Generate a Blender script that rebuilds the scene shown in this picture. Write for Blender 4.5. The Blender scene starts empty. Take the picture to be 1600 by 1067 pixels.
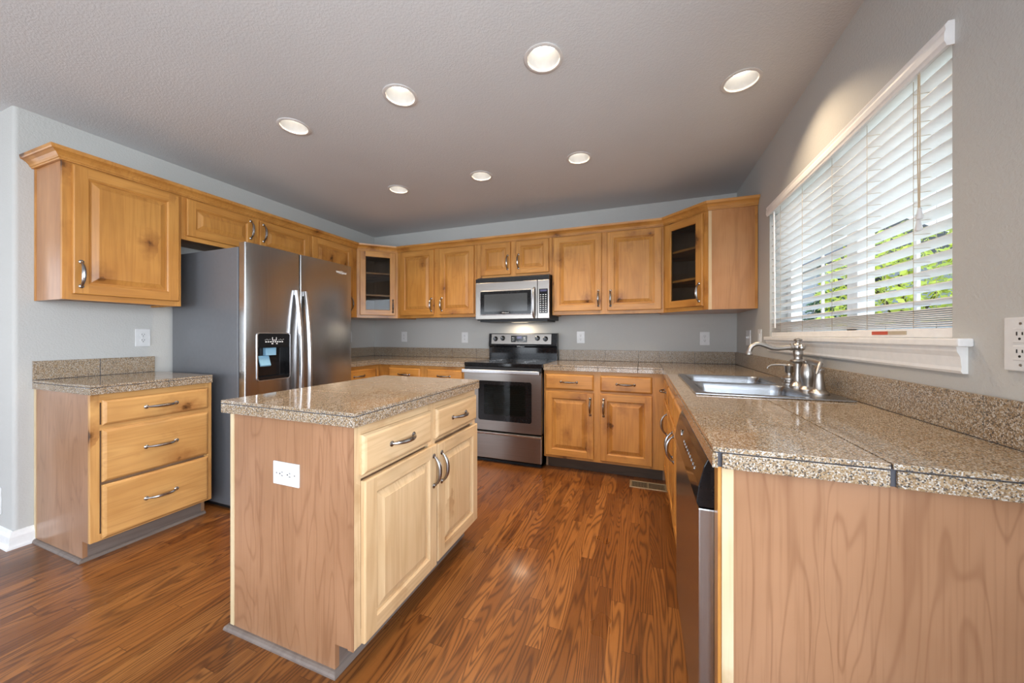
import bpy, bmesh, math, random
from mathutils import Vector, Matrix
random.seed(7)
S = bpy.context.scene
COL = S.collection
PI = math.pi

# ------------------------------------------------------------------ camera, world, light, exposure
cam_d = bpy.data.cameras.new('camera')
cam = bpy.data.objects.new('camera', cam_d); COL.objects.link(cam)
cam.location = (-0.7872, -3.602, 1.1668)
cam.rotation_euler = (PI/2, 0, 0.3571)
cam_d.sensor_width = 36; cam_d.lens = 545.4/1600*36
cam_d.shift_y = -(533.5-524.5)/1600
cam_d.clip_start = 0.02
S.camera = cam

S.view_settings.view_transform = 'Standard'
S.view_settings.look = 'None'
S.view_settings.gamma = 1
S.view_settings.exposure = 0.06
S.cycles.max_bounces = 10
S.cycles.diffuse_bounces = 6
S.cycles.glossy_bounces = 5
S.cycles.transparent_max_bounces = 16
S.cycles.sample_clamp_indirect = 6
S.cycles.caustics_reflective = False
S.cycles.caustics_refractive = False
S.cycles.use_denoising = True

W = bpy.data.worlds.new('daylight'); S.world = W; W.use_nodes = True
nt = W.node_tree; bg = nt.nodes['Background']
tc = nt.nodes.new('ShaderNodeTexCoord'); sep = nt.nodes.new('ShaderNodeSeparateXYZ')
rp = nt.nodes.new('ShaderNodeValToRGB')
nt.links.new(tc.outputs['Generated'], sep.inputs[0]); nt.links.new(sep.outputs['Z'], rp.inputs[0])
rp.color_ramp.elements[0].position = 0.0; rp.color_ramp.elements[0].color = (0.86, 0.92, 1, 1)
rp.color_ramp.elements[1].position = 0.6; rp.color_ramp.elements[1].color = (0.42, 0.64, 1, 1)
nt.links.new(rp.outputs[0], bg.inputs[0]); bg.inputs[1].default_value = 2.2

def area(name, loc, rot, sx, sy, watts, color, portal=False, spread=PI):
    l = bpy.data.lights.new(name, 'AREA'); l.shape = 'RECTANGLE'; l.size = sx; l.size_y = sy
    l.energy = watts; l.color = color; l.spread = spread
    if portal: l.cycles.is_portal = True
    o = bpy.data.objects.new(name, l); COL.objects.link(o); o.location = loc; o.rotation_euler = rot
    return o
# daylight entering through windows and patio door, plus an added opening behind and right of the camera
DAY = (0.83, 0.91, 1.0)
area('patio_door_daylight', (-2.5, -7.08, 1.10), (PI/2, 0, 0), 4.0, 1.9, 128, DAY)
area('dining_window_daylight', (-5.7, -7.08, 1.45), (PI/2, 0, 0), 1.7, 1.1, 26, DAY)
area('living_window_daylight', (-7.08, -4.9, 1.35), (PI/2, 0, -PI/2), 2.1, 1.4, 22, DAY)
area('added_island_daylight', (.18, -4.75, 1.38), (PI/2, 0, PI/2), 2.8, 1.35, 190, DAY)  # added unseen light to brighten the island's right face
area('kitchen_window_daylight', (0.30, -1.578, 1.59), (PI/2, 0, PI/2), 1.40, 0.82, 9.5, (0.88, 0.94, 1.0))
WARM = (1.0, 0.77, 0.52)
LAMP_WATTS = 7.0

# ------------------------------------------------------------------ materials
def nodes(name):
    m = bpy.data.materials.new(name); m.use_nodes = True
    t = m.node_tree; b = t.nodes['Principled BSDF']
    return m, t, b
def N(t, kind, **kw):
    n = t.nodes.new('ShaderNode'+kind)
    for k, v in kw.items():
        if k.startswith('i_'):
            key = k[2:]; key = int(key) if key.isdigit() else key
            n.inputs[key].default_value = v
        else: setattr(n, k, v)
    return n
def L(t, a, b): t.links.new(a, b)
def math_(t, op, a, b=None):
    n = N(t, 'Math', operation=op)
    for i, v in enumerate((a, b)):
        if v is None: continue
        if isinstance(v, (int, float)): n.inputs[i].default_value = v
        else: L(t, v, n.inputs[i])
    return n.outputs[0]
def ramp(t, fac, stops, interp='LINEAR'):
    r = N(t, 'ValToRGB'); r.color_ramp.interpolation = interp
    e = r.color_ramp.elements
    while len(e) < len(stops): e.new(0.5)
    for k, (p, c) in zip(e, stops):
        k.position = p; k.color = (c[0], c[1], c[2], 1) if isinstance(c, tuple) else (c, c, c, 1)
    L(t, fac, r.inputs[0]); return r.outputs[0]
def mix(t, fac, a, b, blend='MIX'):
    n = N(t, 'Mix', data_type='RGBA', blend_type=blend)
    if isinstance(fac, (int, float)): n.inputs[0].default_value = fac
    else: L(t, fac, n.inputs[0])
    for i, v in ((6, a), (7, b)):
        if isinstance(v, tuple): n.inputs[i].default_value = (v[0], v[1], v[2], 1)
        else: L(t, v, n.inputs[i])
    return n.outputs[2]
def bump(t, b, h, strength=0.2, dist=0.002):
    n = N(t, 'Bump'); n.inputs['Strength'].default_value = strength; n.inputs['Distance'].default_value = dist
    L(t, h, n.inputs['Height']); L(t, n.outputs[0], b.inputs['Normal'])
def coords(t, rnd=True):
    c = N(t, 'TexCoord').outputs['Object']
    if not rnd: return c
    oi = N(t, 'ObjectInfo'); v = N(t, 'VectorMath', operation='MULTIPLY_ADD')
    cx = N(t, 'CombineXYZ'); L(t, oi.outputs['Random'], cx.inputs[0]); L(t, oi.outputs['Random'], cx.inputs[1]); L(t, oi.outputs['Random'], cx.inputs[2])
    L(t, cx.outputs[0], v.inputs[0]); v.inputs[1].default_value = (17.3, 31.7, 23.1); L(t, c, v.inputs[2])
    return v.outputs[0]
def mapped(t, c, sc):
    m = N(t, 'Mapping'); m.inputs['Scale'].default_value = sc; L(t, c, m.inputs[0]); return m.outputs[0]

def plain(name, col, rough=0.5, metal=0.0, coat=0.0, spec=0.5, bumps=None):
    m, t, b = nodes(name)
    b.inputs['Base Color'].default_value = (*col, 1); b.inputs['Roughness'].default_value = rough
    b.inputs['Metallic'].default_value = metal; b.inputs['Coat Weight'].default_value = coat
    b.inputs['Coat Roughness'].default_value = 0.05; b.inputs['Specular IOR Level'].default_value = spec
    c = coords(t, False)
    n = N(t, 'TexNoise', i_Scale=40.0, i_Detail=3.0); L(t, c, n.inputs['Vector'])
    v = ramp(t, n.outputs[0], [(0.3, tuple(x*0.96 for x in col)), (0.7, tuple(min(1, x*1.03) for x in col))])
    L(t, v, b.inputs['Base Color'])
    if bumps:
        n2 = N(t, 'TexNoise', i_Scale=bumps[0], i_Detail=2.0); L(t, c, n2.inputs['Vector'])
        bump(t, b, n2.outputs[0], bumps[1], bumps[2])
    return m

def paint(name, col, scale, strength):
    m, t, b = nodes(name); c = coords(t, False)
    n = N(t, 'TexNoise', i_Scale=scale, i_Detail=3.0, i_Roughness=0.55); L(t, c, n.inputs['Vector'])
    n2 = N(t, 'TexNoise', i_Scale=1.3, i_Detail=2.0); L(t, c, n2.inputs['Vector'])
    L(t, ramp(t, n2.outputs[0], [(0.3, tuple(x*0.97 for x in col)), (0.7, tuple(x*1.02 for x in col))]), b.inputs['Base Color'])
    h = ramp(t, n.outputs[0], [(0.42, 0.0), (0.62, 1.0)])
    b.inputs['Roughness'].default_value = 0.75; b.inputs['Specular IOR Level'].default_value = 0.3
    bump(t, b, h, strength, 0.0015)
    return m

AX = {'V': lambda a, l: (a, a, l), 'H': lambda a, l: (l, a, a), 'D': lambda a, l: (a, l, a)}
def wood(name, light, mid, dark, ax='V', knots=0.0, ring=9.0, ringmix=0.35, rough=0.38, coat=0.12, blotch=0.5, rs=(7.0, 1.1), rpow=3.0, finef=(150.0, 5.0), finemix=0.30):
    m, t, b = nodes(name); c = coords(t)
    big = N(t, 'TexNoise', i_Scale=1.0, i_Detail=2.0, i_Distortion=0.6); L(t, mapped(t, c, AX[ax](*rs)), big.inputs['Vector'])
    rings = math_(t, 'SINE', math_(t, 'MULTIPLY', big.outputs[0], ring*PI*2))
    rings = math_(t, 'MULTIPLY_ADD', rings, 0.5); rings.node.inputs[2].default_value = 0.5
    rings = math_(t, 'POWER', rings, rpow)
    fine = N(t, 'TexNoise', i_Scale=1.0, i_Detail=4.0); L(t, mapped(t, c, AX[ax](*finef)), fine.inputs['Vector'])
    bl = N(t, 'TexNoise', i_Scale=1.0, i_Detail=3.0); L(t, mapped(t, c, AX[ax](6.0, 3.0)), bl.inputs['Vector'])
    base = ramp(t, bl.outputs[0], [(0.5-blotch*0.3, mid), (0.5+blotch*0.3, light)])
    base = mix(t, math_(t, 'MULTIPLY', rings, ringmix), base, dark)
    base = mix(t, math_(t, 'MULTIPLY', ramp(t, fine.outputs[0], [(0.5, 0.0), (0.8, 1.0)]), finemix), base, dark)
    if knots > 0:
        vo = N(t, 'TexVoronoi', i_Scale=1.0); vo.inputs['Randomness'].default_value = 1.0
        wob = N(t, 'TexNoise', i_Scale=30.0, i_Detail=2.0); L(t, c, wob.inputs['Vector'])
        va = N(t, 'VectorMath', operation='MULTIPLY_ADD'); L(t, wob.outputs['Color'], va.inputs[0]); va.inputs[1].default_value = (0.35, 0.35, 0.35)
        L(t, mapped(t, c, AX[ax](7.0, 4.4)), va.inputs[2]); L(t, va.outputs[0], vo.inputs['Vector'])
        d = vo.outputs['Distance']
        sepc = N(t, 'SeparateColor'); L(t, vo.outputs['Color'], sepc.inputs[0])
        pick = math_(t, 'GREATER_THAN', sepc.outputs[0], 1.0-knots)
        core = math_(t, 'MULTIPLY', ramp(t, d, [(0.04, 1.0), (0.16, 0.0)]), pick)
        halo = math_(t, 'MULTIPLY', ramp(t, d, [(0.05, 0.85), (0.48, 0.0)]), pick)
        base = mix(t, halo, base, dark)
        base = mix(t, core, base, tuple(x*0.22 for x in dark))
    L(t, base, b.inputs['Base Color'])
    b.inputs['Roughness'].default_value = rough; b.inputs['Coat Weight'].default_value = coat; b.inputs['Coat Roughness'].default_value = 0.2; b.inputs['Specular IOR Level'].default_value = 0.38
    bump(t, b, fine.outputs[0], 0.05, 0.001)
    return m

HON = ((0.56, 0.27, 0.066), (0.43, 0.185, 0.038), (0.22, 0.075, 0.015))
M = {}
for ax in 'VHD':
    M['alder'+ax] = wood('knotty_alder_'+ax, *HON, ax=ax, knots=0.58, ring=7, ringmix=0.20, blotch=0.75, rs=(9.0, 0.9), rpow=2.0, finef=(110.0, 4.0), finemix=0.35)
    M['light'+ax] = wood('light_alder_'+ax, (0.60, 0.345, 0.125), (0.49, 0.255, 0.082), (0.26, 0.10, 0.028), ax=ax, knots=0.58, ring=7, ringmix=0.20, blotch=0.75, rs=(9.0, 0.9), rpow=2.0, finef=(110.0, 4.0), finemix=0.35)  # brighter alder copy; light on the left drawer base put into the colour
    M['pale'+ax] = wood('pale_alder_'+ax, (0.66, 0.48, 0.285), (0.585, 0.40, 0.215), (0.35, 0.19, 0.08), ax=ax, knots=0.25, ring=7, ringmix=0.20, blotch=0.7, rs=(9.0, 0.9), rpow=2.0, finef=(110.0, 4.0), finemix=0.3, coat=0.4)  # paler alder; window glare on the island put into the colour
VEN = ((0.35, 0.185, 0.098), (0.285, 0.145, 0.073), (0.17, 0.07, 0.030))
M['veneerV'] = wood('maple_veneer', *VEN, ax='V', ring=11, ringmix=0.38, rough=0.3, coat=0.3, blotch=0.6, rs=(6.0, 1.1), rpow=12.0, finef=(140.0, 3.0), finemix=0.5)
M['veneerD'] = wood('alder_end_panel', (0.46, 0.22, 0.085), (0.37, 0.16, 0.055), (0.22, 0.08, 0.025), ax='V', ring=5, ringmix=0.22, rough=0.3, coat=0.3)
M['litcream'] = wood('pale_lit_edge_wood', (0.64, 0.52, 0.34), (0.58, 0.45, 0.27), (0.38, 0.24, 0.11), ax='V', knots=0.05, ring=3, ringmix=0.15)  # light edge wood, with the daylight on it also put into the cream
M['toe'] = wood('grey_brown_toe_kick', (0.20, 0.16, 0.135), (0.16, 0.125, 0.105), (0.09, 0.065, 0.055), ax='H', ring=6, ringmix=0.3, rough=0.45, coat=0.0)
M['toeshade'] = wood('shaded_brown_toe_kick', (0.075, 0.045, 0.026), (0.055, 0.032, 0.018), (0.03, 0.017, 0.01), ax='H', ring=6, ringmix=0.3, rough=0.5, coat=0.0)  # dark brown, with the recess shade worked into the colour
M['interior'] = wood('cabinet_interior', (0.34, 0.20, 0.11), (0.27, 0.15, 0.08), (0.14, 0.07, 0.035), ax='V', ring=4, ringmix=0.2, rough=0.5, coat=0.0)

def granite(name, rough=0.06):
    m, t, b = nodes(name); c = coords(t, False)
    base = (0.40, 0.315, 0.225)
    v1 = N(t, 'TexVoronoi', i_Scale=400.0); L(t, c, v1.inputs['Vector'])
    sc = N(t, 'SeparateColor'); L(t, v1.outputs['Color'], sc.inputs[0])
    col = ramp(t, sc.outputs[0], [(0.0, (0.30, 0.208, 0.118)), (0.30, (0.375, 0.325, 0.26)), (0.52, (0.215, 0.136, 0.066)), (0.70, (0.51, 0.485, 0.445)), (0.82, (0.15, 0.10, 0.062)), (0.90, (0.05, 0.045, 0.045))], 'CONSTANT')
    v2 = N(t, 'TexVoronoi', i_Scale=210.0); L(t, c, v2.inputs['Vector'])
    s2 = N(t, 'SeparateColor'); L(t, v2.outputs['Color'], s2.inputs[0])
    spk = math_(t, 'MULTIPLY', math_(t, 'GREATER_THAN', s2.outputs[1], 0.84), math_(t, 'LESS_THAN', v2.outputs['Distance'], 0.40))
    col = mix(t, spk, col, (0.04, 0.038, 0.038))
    n = N(t, 'TexNoise', i_Scale=7.0, i_Detail=3.0); L(t, c, n.inputs['Vector'])
    col = mix(t, 0.15, col, ramp(t, n.outputs[0], [(0.3, (0.20, 0.14, 0.085)), (0.7, (0.28, 0.22, 0.155))]))
    L(t, col, b.inputs['Base Color'])
    b.inputs['Roughness'].default_value = rough; b.inputs['Specular IOR Level'].default_value = 0.42
    return m
M['granite'] = granite('polished_granite_tile'); M['honed'] = granite('honed_granite_backsplash', 0.30)
M['grout'] = plain('dark_grout', (0.055, 0.055, 0.065), 0.8)

def floor_mat():
    m, t, b = nodes('oak_strip_floor'); c = coords(t, False)
    sp = N(t, 'SeparateXYZ'); L(t, c, sp.inputs[0])
    PW = 0.0572
    xi = math_(t, 'DIVIDE', sp.outputs[0], PW); ix = math_(t, 'FLOOR', xi); fx = math_(t, 'SUBTRACT', xi, ix)
    wn = N(t, 'TexWhiteNoise', noise_dimensions='1D'); L(t, ix, wn.inputs['W'])
    yo = math_(t, 'MULTIPLY_ADD', wn.outputs['Value'], 7.31); L(t, sp.outputs[1], yo.node.inputs[2])
    yi = math_(t, 'DIVIDE', yo, 0.95); iy = math_(t, 'FLOOR', yi); fy = math_(t, 'SUBTRACT', yi, iy)
    cid = N(t, 'CombineXYZ'); L(t, ix, cid.inputs[0]); L(t, iy, cid.inputs[1])
    wid = N(t, 'TexWhiteNoise', noise_dimensions='3D'); L(t, cid.outputs[0], wid.inputs['Vector'])
    rid = wid.outputs['Value']
    def gv(ax_, ay_):
        cc = N(t, 'CombineXYZ'); L(t, math_(t, 'MULTIPLY', sp.outputs[0], ax_), cc.inputs[0]); L(t, math_(t, 'MULTIPLY', sp.outputs[1], ay_), cc.inputs[1])
        L(t, math_(t, 'MULTIPLY', rid, 61.0), cc.inputs[2]); return cc.outputs[0]
    big = N(t, 'TexNoise', i_Scale=1.0, i_Detail=1.0, i_Distortion=0.25); L(t, gv(11.0, 0.95), big.inputs['Vector'])
    r = math_(t, 'SINE', math_(t, 'MULTIPLY', big.outputs[0], 120.0))
    r = math_(t, 'MULTIPLY_ADD', r, 0.5); r.node.inputs[2].default_value = 0.5
    r = math_(t, 'POWER', r, 2.2)
    fine = N(t, 'TexNoise', i_Scale=1.0, i_Detail=3.0); L(t, gv(420.0, 14.0), fine.inputs['Vector'])
    f = ramp(t, fine.outputs[0], [(0.45, 0.0), (0.72, 1.0)])
    base = ramp(t, rid, [(0.0, (0.145, 0.050, 0.012)), (0.35, (0.19, 0.068, 0.016)), (0.7, (0.235, 0.087, 0.021)), (1.0, (0.295, 0.118, 0.031))])
    gr = math_(t, 'MULTIPLY', r, math_(t, 'MULTIPLY_ADD', f, 0.40)); gr.node.inputs[1].links[0].from_node.inputs[2].default_value = 0.60
    col = mix(t, gr, base, (0.045, 0.013, 0.005))
    col = mix(t, math_(t, 'MULTIPLY', f, 0.28), col, (0.09, 0.028, 0.009))
    ex = math_(t, 'LESS_THAN', math_(t, 'MINIMUM', fx, math_(t, 'SUBTRACT', 1.0, fx)), 0.012)
    ey = math_(t, 'LESS_THAN', math_(t, 'MINIMUM', fy, math_(t, 'SUBTRACT', 1.0, fy)), 0.0012)
    seam = math_(t, 'MAXIMUM', ex, ey)
    col = mix(t, math_(t, 'MULTIPLY', seam, 0.6), col, (0.05, 0.016, 0.006))
    L(t, col, b.inputs['Base Color'])
    rr = N(t, 'TexNoise', i_Scale=3.0, i_Detail=3.0); L(t, c, rr.inputs['Vector'])
    L(t, ramp(t, rr.outputs[0], [(0.0, 0.20), (1.0, 0.42)]), b.inputs['Roughness'])
    b.inputs['Coat Weight'].default_value = 0.15; b.inputs['Coat Roughness'].default_value = 0.12
    bump(t, b, math_(t, 'SUBTRACT', math_(t, 'MULTIPLY', gr, -0.5), seam), 0.12, 0.001)
    return m
M['floor'] = floor_mat()
M['ceil'] = paint('ceiling_knockdown', (0.60, 0.605, 0.61), 125.0, 0.28)
M['wall'] = paint('greige_orange_peel_wall', (0.46, 0.455, 0.435), 110.0, 0.30)
M['white'] = plain('white_gloss_trim', (0.80, 0.80, 0.79), 0.35)
M['blind'] = plain('white_faux_wood_blind', (0.78, 0.77, 0.76), 0.35)
M['plate'] = plain('white_plastic', (0.66, 0.66, 0.655), 0.3)
M['dark'] = plain('black_slot', (0.01, 0.01, 0.01), 0.5)
M['cord'] = plain('beige_cord', (0.50, 0.40, 0.28), 0.8)

def steel(name, col, rough, ax, aniso=0.6, streak=0.10):
    m, t, b = nodes(name); c = coords(t, False)
    n = N(t, 'TexNoise', i_Scale=1.0, i_Detail=3.0); L(t, mapped(t, c, AX[ax](900.0, 3.0)), n.inputs['Vector'])
    L(t, ramp(t, n.outputs[0], [(0.3, tuple(x*(1-streak) for x in col)), (0.7, tuple(min(1, x*(1+streak)) for x in col))]), b.inputs['Base Color'])
    b.inputs['Metallic'].default_value = 1.0; b.inputs['Roughness'].default_value = rough
    bump(t, b, n.outputs[0], 0.04, 0.0005)
    return m
M['steelH'] = steel('brushed_stainless_horizontal', (0.31, 0.285, 0.26), 0.28, 'H')
M['steelV'] = steel('brushed_stainless_vertical', (0.43, 0.425, 0.425), 0.24, 'V')
M['steelB'] = steel('satin_stainless_bright', (0.55, 0.55, 0.56), 0.32, 'V')
M['sink'] = steel('sink_stainless', (0.38, 0.395, 0.42), 0.24, 'D')
M['nickel'] = plain('brushed_nickel', (0.47, 0.445, 0.42), 0.30, metal=1.0)
M['pewter'] = plain('pewter_pull', (0.36, 0.34, 0.33), 0.24, metal=1.0)
M['fridge_side'] = plain('grey_painted_fridge_side', (0.125, 0.13, 0.14), 0.33, bumps=(600.0, 0.08, 0.0005))
M['black'] = plain('gloss_black', (0.008, 0.008, 0.009), 0.08, spec=0.3)
M['satinblack'] = plain('satin_black', (0.013, 0.013, 0.014), 0.4, spec=0.3)
M['ink'] = plain('pale_printed_marks', (0.65, 0.66, 0.68), 0.4)
M['screen'] = plain('blue_grey_reflection', (0.22, 0.42, 0.58), 0.2)  # window's blue reflection put into the dispenser chute and paddle colour
M['brass'] = plain('antique_metal_vent', (0.42, 0.32, 0.20), 0.4, metal=0.6)
M['red'] = plain('red_print', (0.42, 0.07, 0.04), 0.5)
M['tan'] = plain('tan_print', (0.42, 0.36, 0.27), 0.5)

def glass(name, tint, transp, rough=0.02):
    m, t, b = nodes(name)
    out = [n for n in t.nodes if n.type == 'OUTPUT_MATERIAL'][0]
    tr = N(t, 'BsdfTransparent'); tr.inputs[0].default_value = (*tint, 1)
    b.inputs['Base Color'].default_value = (0.01, 0.012, 0.012, 1); b.inputs['Roughness'].default_value = rough
    ms = N(t, 'MixShader'); ms.inputs[0].default_value = transp
    L(t, b.outputs[0], ms.inputs[1]); L(t, tr.outputs[0], ms.inputs[2]); L(t, ms.outputs[0], out.inputs[0])
    return m
M['pane'] = glass('window_glass', (0.97, 0.99, 0.98), 0.95)
M['cabglass'] = glass('cabinet_glass', (0.90, 0.91, 0.91), 0.80)
M['ovenglass'] = glass('tinted_oven_glass', (0.50, 0.56, 0.50), 0.62)
def emit(name, col, s):
    m, t, b = nodes(name); b.inputs['Base Color'].default_value = (*col, 1)
    b.inputs['Emission Color'].default_value = (*col, 1); b.inputs['Emission Strength'].default_value = s
    return m
M['bulb'] = emit('lamp_lens', (1.0, 0.95, 0.86), 4.5)
M['task'] = emit('task_lamp_lens', (1.0, 0.85, 0.65), 0.9)
M['baffle'] = plain('lamp_baffle', (0.44, 0.43, 0.415), 0.6)
M['trimring'] = plain('lamp_trim_ring', (0.62, 0.60, 0.58), 0.5)

# ------------------------------------------------------------------ mesh helpers
class MB:
    def __init__(self): self.bm = bmesh.new()
    def _merge(self, tmp, mi, bev, seg=2, smooth=False):
        if bev > 0:
            bmesh.ops.bevel(tmp, geom=list(tmp.edges), offset=bev, segments=seg, affect='EDGES', profile=0.6)
        vm = {}
        for v in tmp.verts: vm[v] = self.bm.verts.new(v.co)
        for f in tmp.faces:
            try: nf = self.bm.faces.new([vm[v] for v in f.verts]); nf.material_index = mi; nf.smooth = smooth
            except ValueError: pass
        tmp.free()
    def box(self, x0, x1, y0, y1, z0, z1, mi=0, bev=0.0, seg=2, rot=None, at=None):
        t = bmesh.new(); bmesh.ops.create_cube(t, size=1)
        for v in t.verts:
            v.co = Vector(((x0+x1)/2+v.co.x*(x1-x0), (y0+y1)/2+v.co.y*(y1-y0), (z0+z1)/2+v.co.z*(z1-z0)))
        if rot is not None:
            p = Vector(at) if at else Vector(((x0+x1)/2, (y0+y1)/2, (z0+z1)/2))
            for v in t.verts: v.co = p+rot @ (v.co-p)
        self._merge(t, mi, bev, seg); return self
    def poly_prism(self, pts, a0, a1, axis='z', mi=0, bev=0.0, smooth=False):
        f = {'z': lambda p, a: (p[0], p[1], a), 'y': lambda p, a: (p[0], a, p[1]), 'x': lambda p, a: (a, p[0], p[1])}[axis]
        t = bmesh.new()
        A = [t.verts.new(f(p, a0)) for p in pts]; B = [t.verts.new(f(p, a1)) for p in pts]
        n = len(pts)
        t.faces.new(A); t.faces.new(B[::-1])
        for i in range(n): t.faces.new((A[i], B[i], B[(i+1) % n], A[(i+1) % n]))
        bmesh.ops.recalc_face_normals(t, faces=t.faces)
        self._merge(t, mi, bev, smooth=smooth); return self
    def tube(self, pts, rad, seg=10, mi=0, flat=1.0):
        pts = [Vector(p) for p in pts]; n = len(pts)
        if isinstance(rad, (int, float)): rad = [rad]*n
        rings = []; prev = None
        for i, p in enumerate(pts):
            d = (pts[min(i+1, n-1)]-pts[max(i-1, 0)]).normalized()
            if prev is None:
                u = d.orthogonal().normalized()
                if abs(d.z) < 0.9: u = Vector((0, 0, 1)).cross(d).normalized()
            else: u = (prev-d*prev.dot(d)).normalized()
            prev = u; w = d.cross(u)
            rings.append([self.bm.verts.new(p+(u*math.cos(a)*flat+w*math.sin(a))*rad[i]) for a in [2*PI*k/seg for k in range(seg)]])
        for a, b in zip(rings, rings[1:]):
            for k in range(seg):
                f = self.bm.faces.new((a[k], a[(k+1) % seg], b[(k+1) % seg], b[k])); f.material_index = mi; f.smooth = True
        for r in (rings[0][::-1], rings[-1]):
            f = self.bm.faces.new(r); f.material_index = mi
        return self
    def lathe(self, prof, c=(0, 0, 0), axis='z', seg=24, mi=0, closed=True):
        c = Vector(c); rings = []
        for r, h in prof:
            ring = []
            for k in range(seg):
                a = 2*PI*k/seg; x, y = r*math.cos(a), r*math.sin(a)
                q = {'z': (x, y, h), 'y': (x, h, y), 'x': (h, x, y)}[axis]
                ring.append(self.bm.verts.new(c+Vector(q)))
            rings.append(ring)
        for a, b in zip(rings, rings[1:]):
            for k in range(seg):
                f = self.bm.faces.new((a[k], a[(k+1) % seg], b[(k+1) % seg], b[k])); f.material_index = mi; f.smooth = True
        if closed:
            for r in (rings[0][::-1], rings[-1]):
                f = self.bm.faces.new(r); f.material_index = mi
        return self
    def quad(self, *p, mi=0):
        f = self.bm.faces.new([self.bm.verts.new(q) for q in p]); f.material_index = mi; return self
    def sweep(self, path, prof, mi=0):
        # path: plan polyline (x,y); prof: closed list of (out,z); out is to the right of travel
        n = len(path); P = [Vector((p[0], p[1])) for p in path]; cols = []
        for i in range(n):
            d0 = (P[i]-P[i-1]).normalized() if i > 0 else (P[1]-P[0]).normalized()
            d1 = (P[i+1]-P[i]).normalized() if i < n-1 else d0
            n0 = Vector((d0.y, -d0.x)); n1 = Vector((d1.y, -d1.x)); m = (n0+n1).normalized(); k = 1/max(0.3, m.dot(n0))
            cols.append([self.bm.verts.new((P[i].x+m.x*k*o, P[i].y+m.y*k*o, z)) for o, z in prof])
        q = len(prof)
        for a, b in zip(cols, cols[1:]):
            for j in range(q):
                f = self.bm.faces.new((a[j], a[(j+1) % q], b[(j+1) % q], b[j])); f.material_index = mi
        self.bm.faces.new(cols[0]).material_index = mi; self.bm.faces.new(cols[-1][::-1]).material_index = mi
        return self
    def build(self, name, mats, parent=None, loc=None, rot=0.0, sharp=35, recalc=True, smooth=False):
        bm = self.bm
        if recalc: bmesh.ops.recalc_face_normals(bm, faces=bm.faces)
        if smooth:
            for f in bm.faces: f.smooth = True
        for e in bm.edges:
            if len(e.link_faces) == 2 and e.calc_face_angle(0) > math.radians(sharp): e.smooth = False
        me = bpy.data.meshes.new(name); bm.to_mesh(me); bm.free()
        for m in (mats if isinstance(mats, (list, tuple)) else [mats]): me.materials.append(M[m] if isinstance(m, str) else m)
        o = bpy.data.objects.new(name, me); COL.objects.link(o)
        if parent: o.parent = parent
        if loc: o.location = loc
        o.rotation_euler.z = rot
        return o
def tag(o, label, cat, group=None):
    o['label'] = label; o['category'] = cat
    if group: o['group'] = group
    return o
def thing(name, label, cat, loc=(0, 0, 0), rz=0.0, group=None):
    o = bpy.data.objects.new(name, None); COL.objects.link(o); o.empty_display_size = 0.1
    o.location = loc; o.rotation_euler.z = rz
    return tag(o, label, cat, group)
def struct(o): o['kind'] = 'structure'; return o
def cut(o, cutter):
    md = o.modifiers.new('cut', 'BOOLEAN'); md.operation = 'DIFFERENCE'; md.solver = 'EXACT'; md.object = cutter
    bpy.context.view_layer.update()
    me = bpy.data.meshes.new_from_object(o.evaluated_get(bpy.context.evaluated_depsgraph_get()))
    o.modifiers.clear(); old = o.data; o.data = me; me.name = o.name
    bpy.data.objects.remove(cutter); bpy.data.meshes.remove(old)
    return o
def flat(o):
    for p in o.data.polygons: p.use_smooth = False
def lettering(body, size, parent, loc, rot, mat, depth=0.0006):
    c = bpy.data.curves.new('lettering', 'FONT'); c.body = body; c.size = size; c.extrude = depth
    c.align_x = 'CENTER'; c.align_y = 'CENTER'; c.materials.append(M[mat])
    tmp = bpy.data.objects.new('tmp', c); COL.objects.link(tmp); bpy.context.view_layer.update()
    me = bpy.data.meshes.new_from_object(tmp.evaluated_get(bpy.context.evaluated_depsgraph_get())); bpy.data.objects.remove(tmp)
    o = bpy.data.objects.new('brand_lettering', me); COL.objects.link(o); o.parent = parent
    o.location = loc; o.rotation_euler = rot
    return o

XL = -4.03; H = 2.435; UD = 0.321; ZU = 1.365; ZT = 2.135

# ------------------------------------------------------------------ room shell
XF, YF = -7.0, -7.0
struct(MB().box(XF-.1, 0.1, YF-.1, 0.1, -.08, 0).build('floor', 'floor'))
LIGHTS = [(-2.766, -2.08), (-1.985, -2.08), (-1.21, -2.055), (-0.325, -1.575), (-2.766, -1.11), (-1.985, -1.09), (-1.21, -1.10)]
ceil = MB().box(XF-.1, 0.1, YF-.1, 0.1, H, H+.14).build('ceiling', 'ceil')
cc = MB()
for x, y in LIGHTS: cc.lathe([(0.074, H-.02), (0.074, H+.118)], (x, y, 0), seg=32)
cut(ceil, cc.build('cutter', 'ceil')); struct(ceil)
flat(ceil)
struct(MB().box(XL-.1, 0.1, 0, 0.1, 0, H).build('wall_back', 'wall'))
# left wall with its rounded outer corner, and the return that runs away to the left
YC = -2.763
r = 0.02
arc = [(XL-r+r*math.cos(a), YC+r+r*math.sin(a)) for a in [-PI/2*k/6 for k in range(7)]]
wl = MB().poly_prism([(XL-.12, 0), (XL, 0)]+arc+[(XF, YC), (XF, YC+.12), (XL-.12, YC+.12)], 0, H)
struct(wl.build('wall_left', 'wall', smooth=True))
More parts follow.
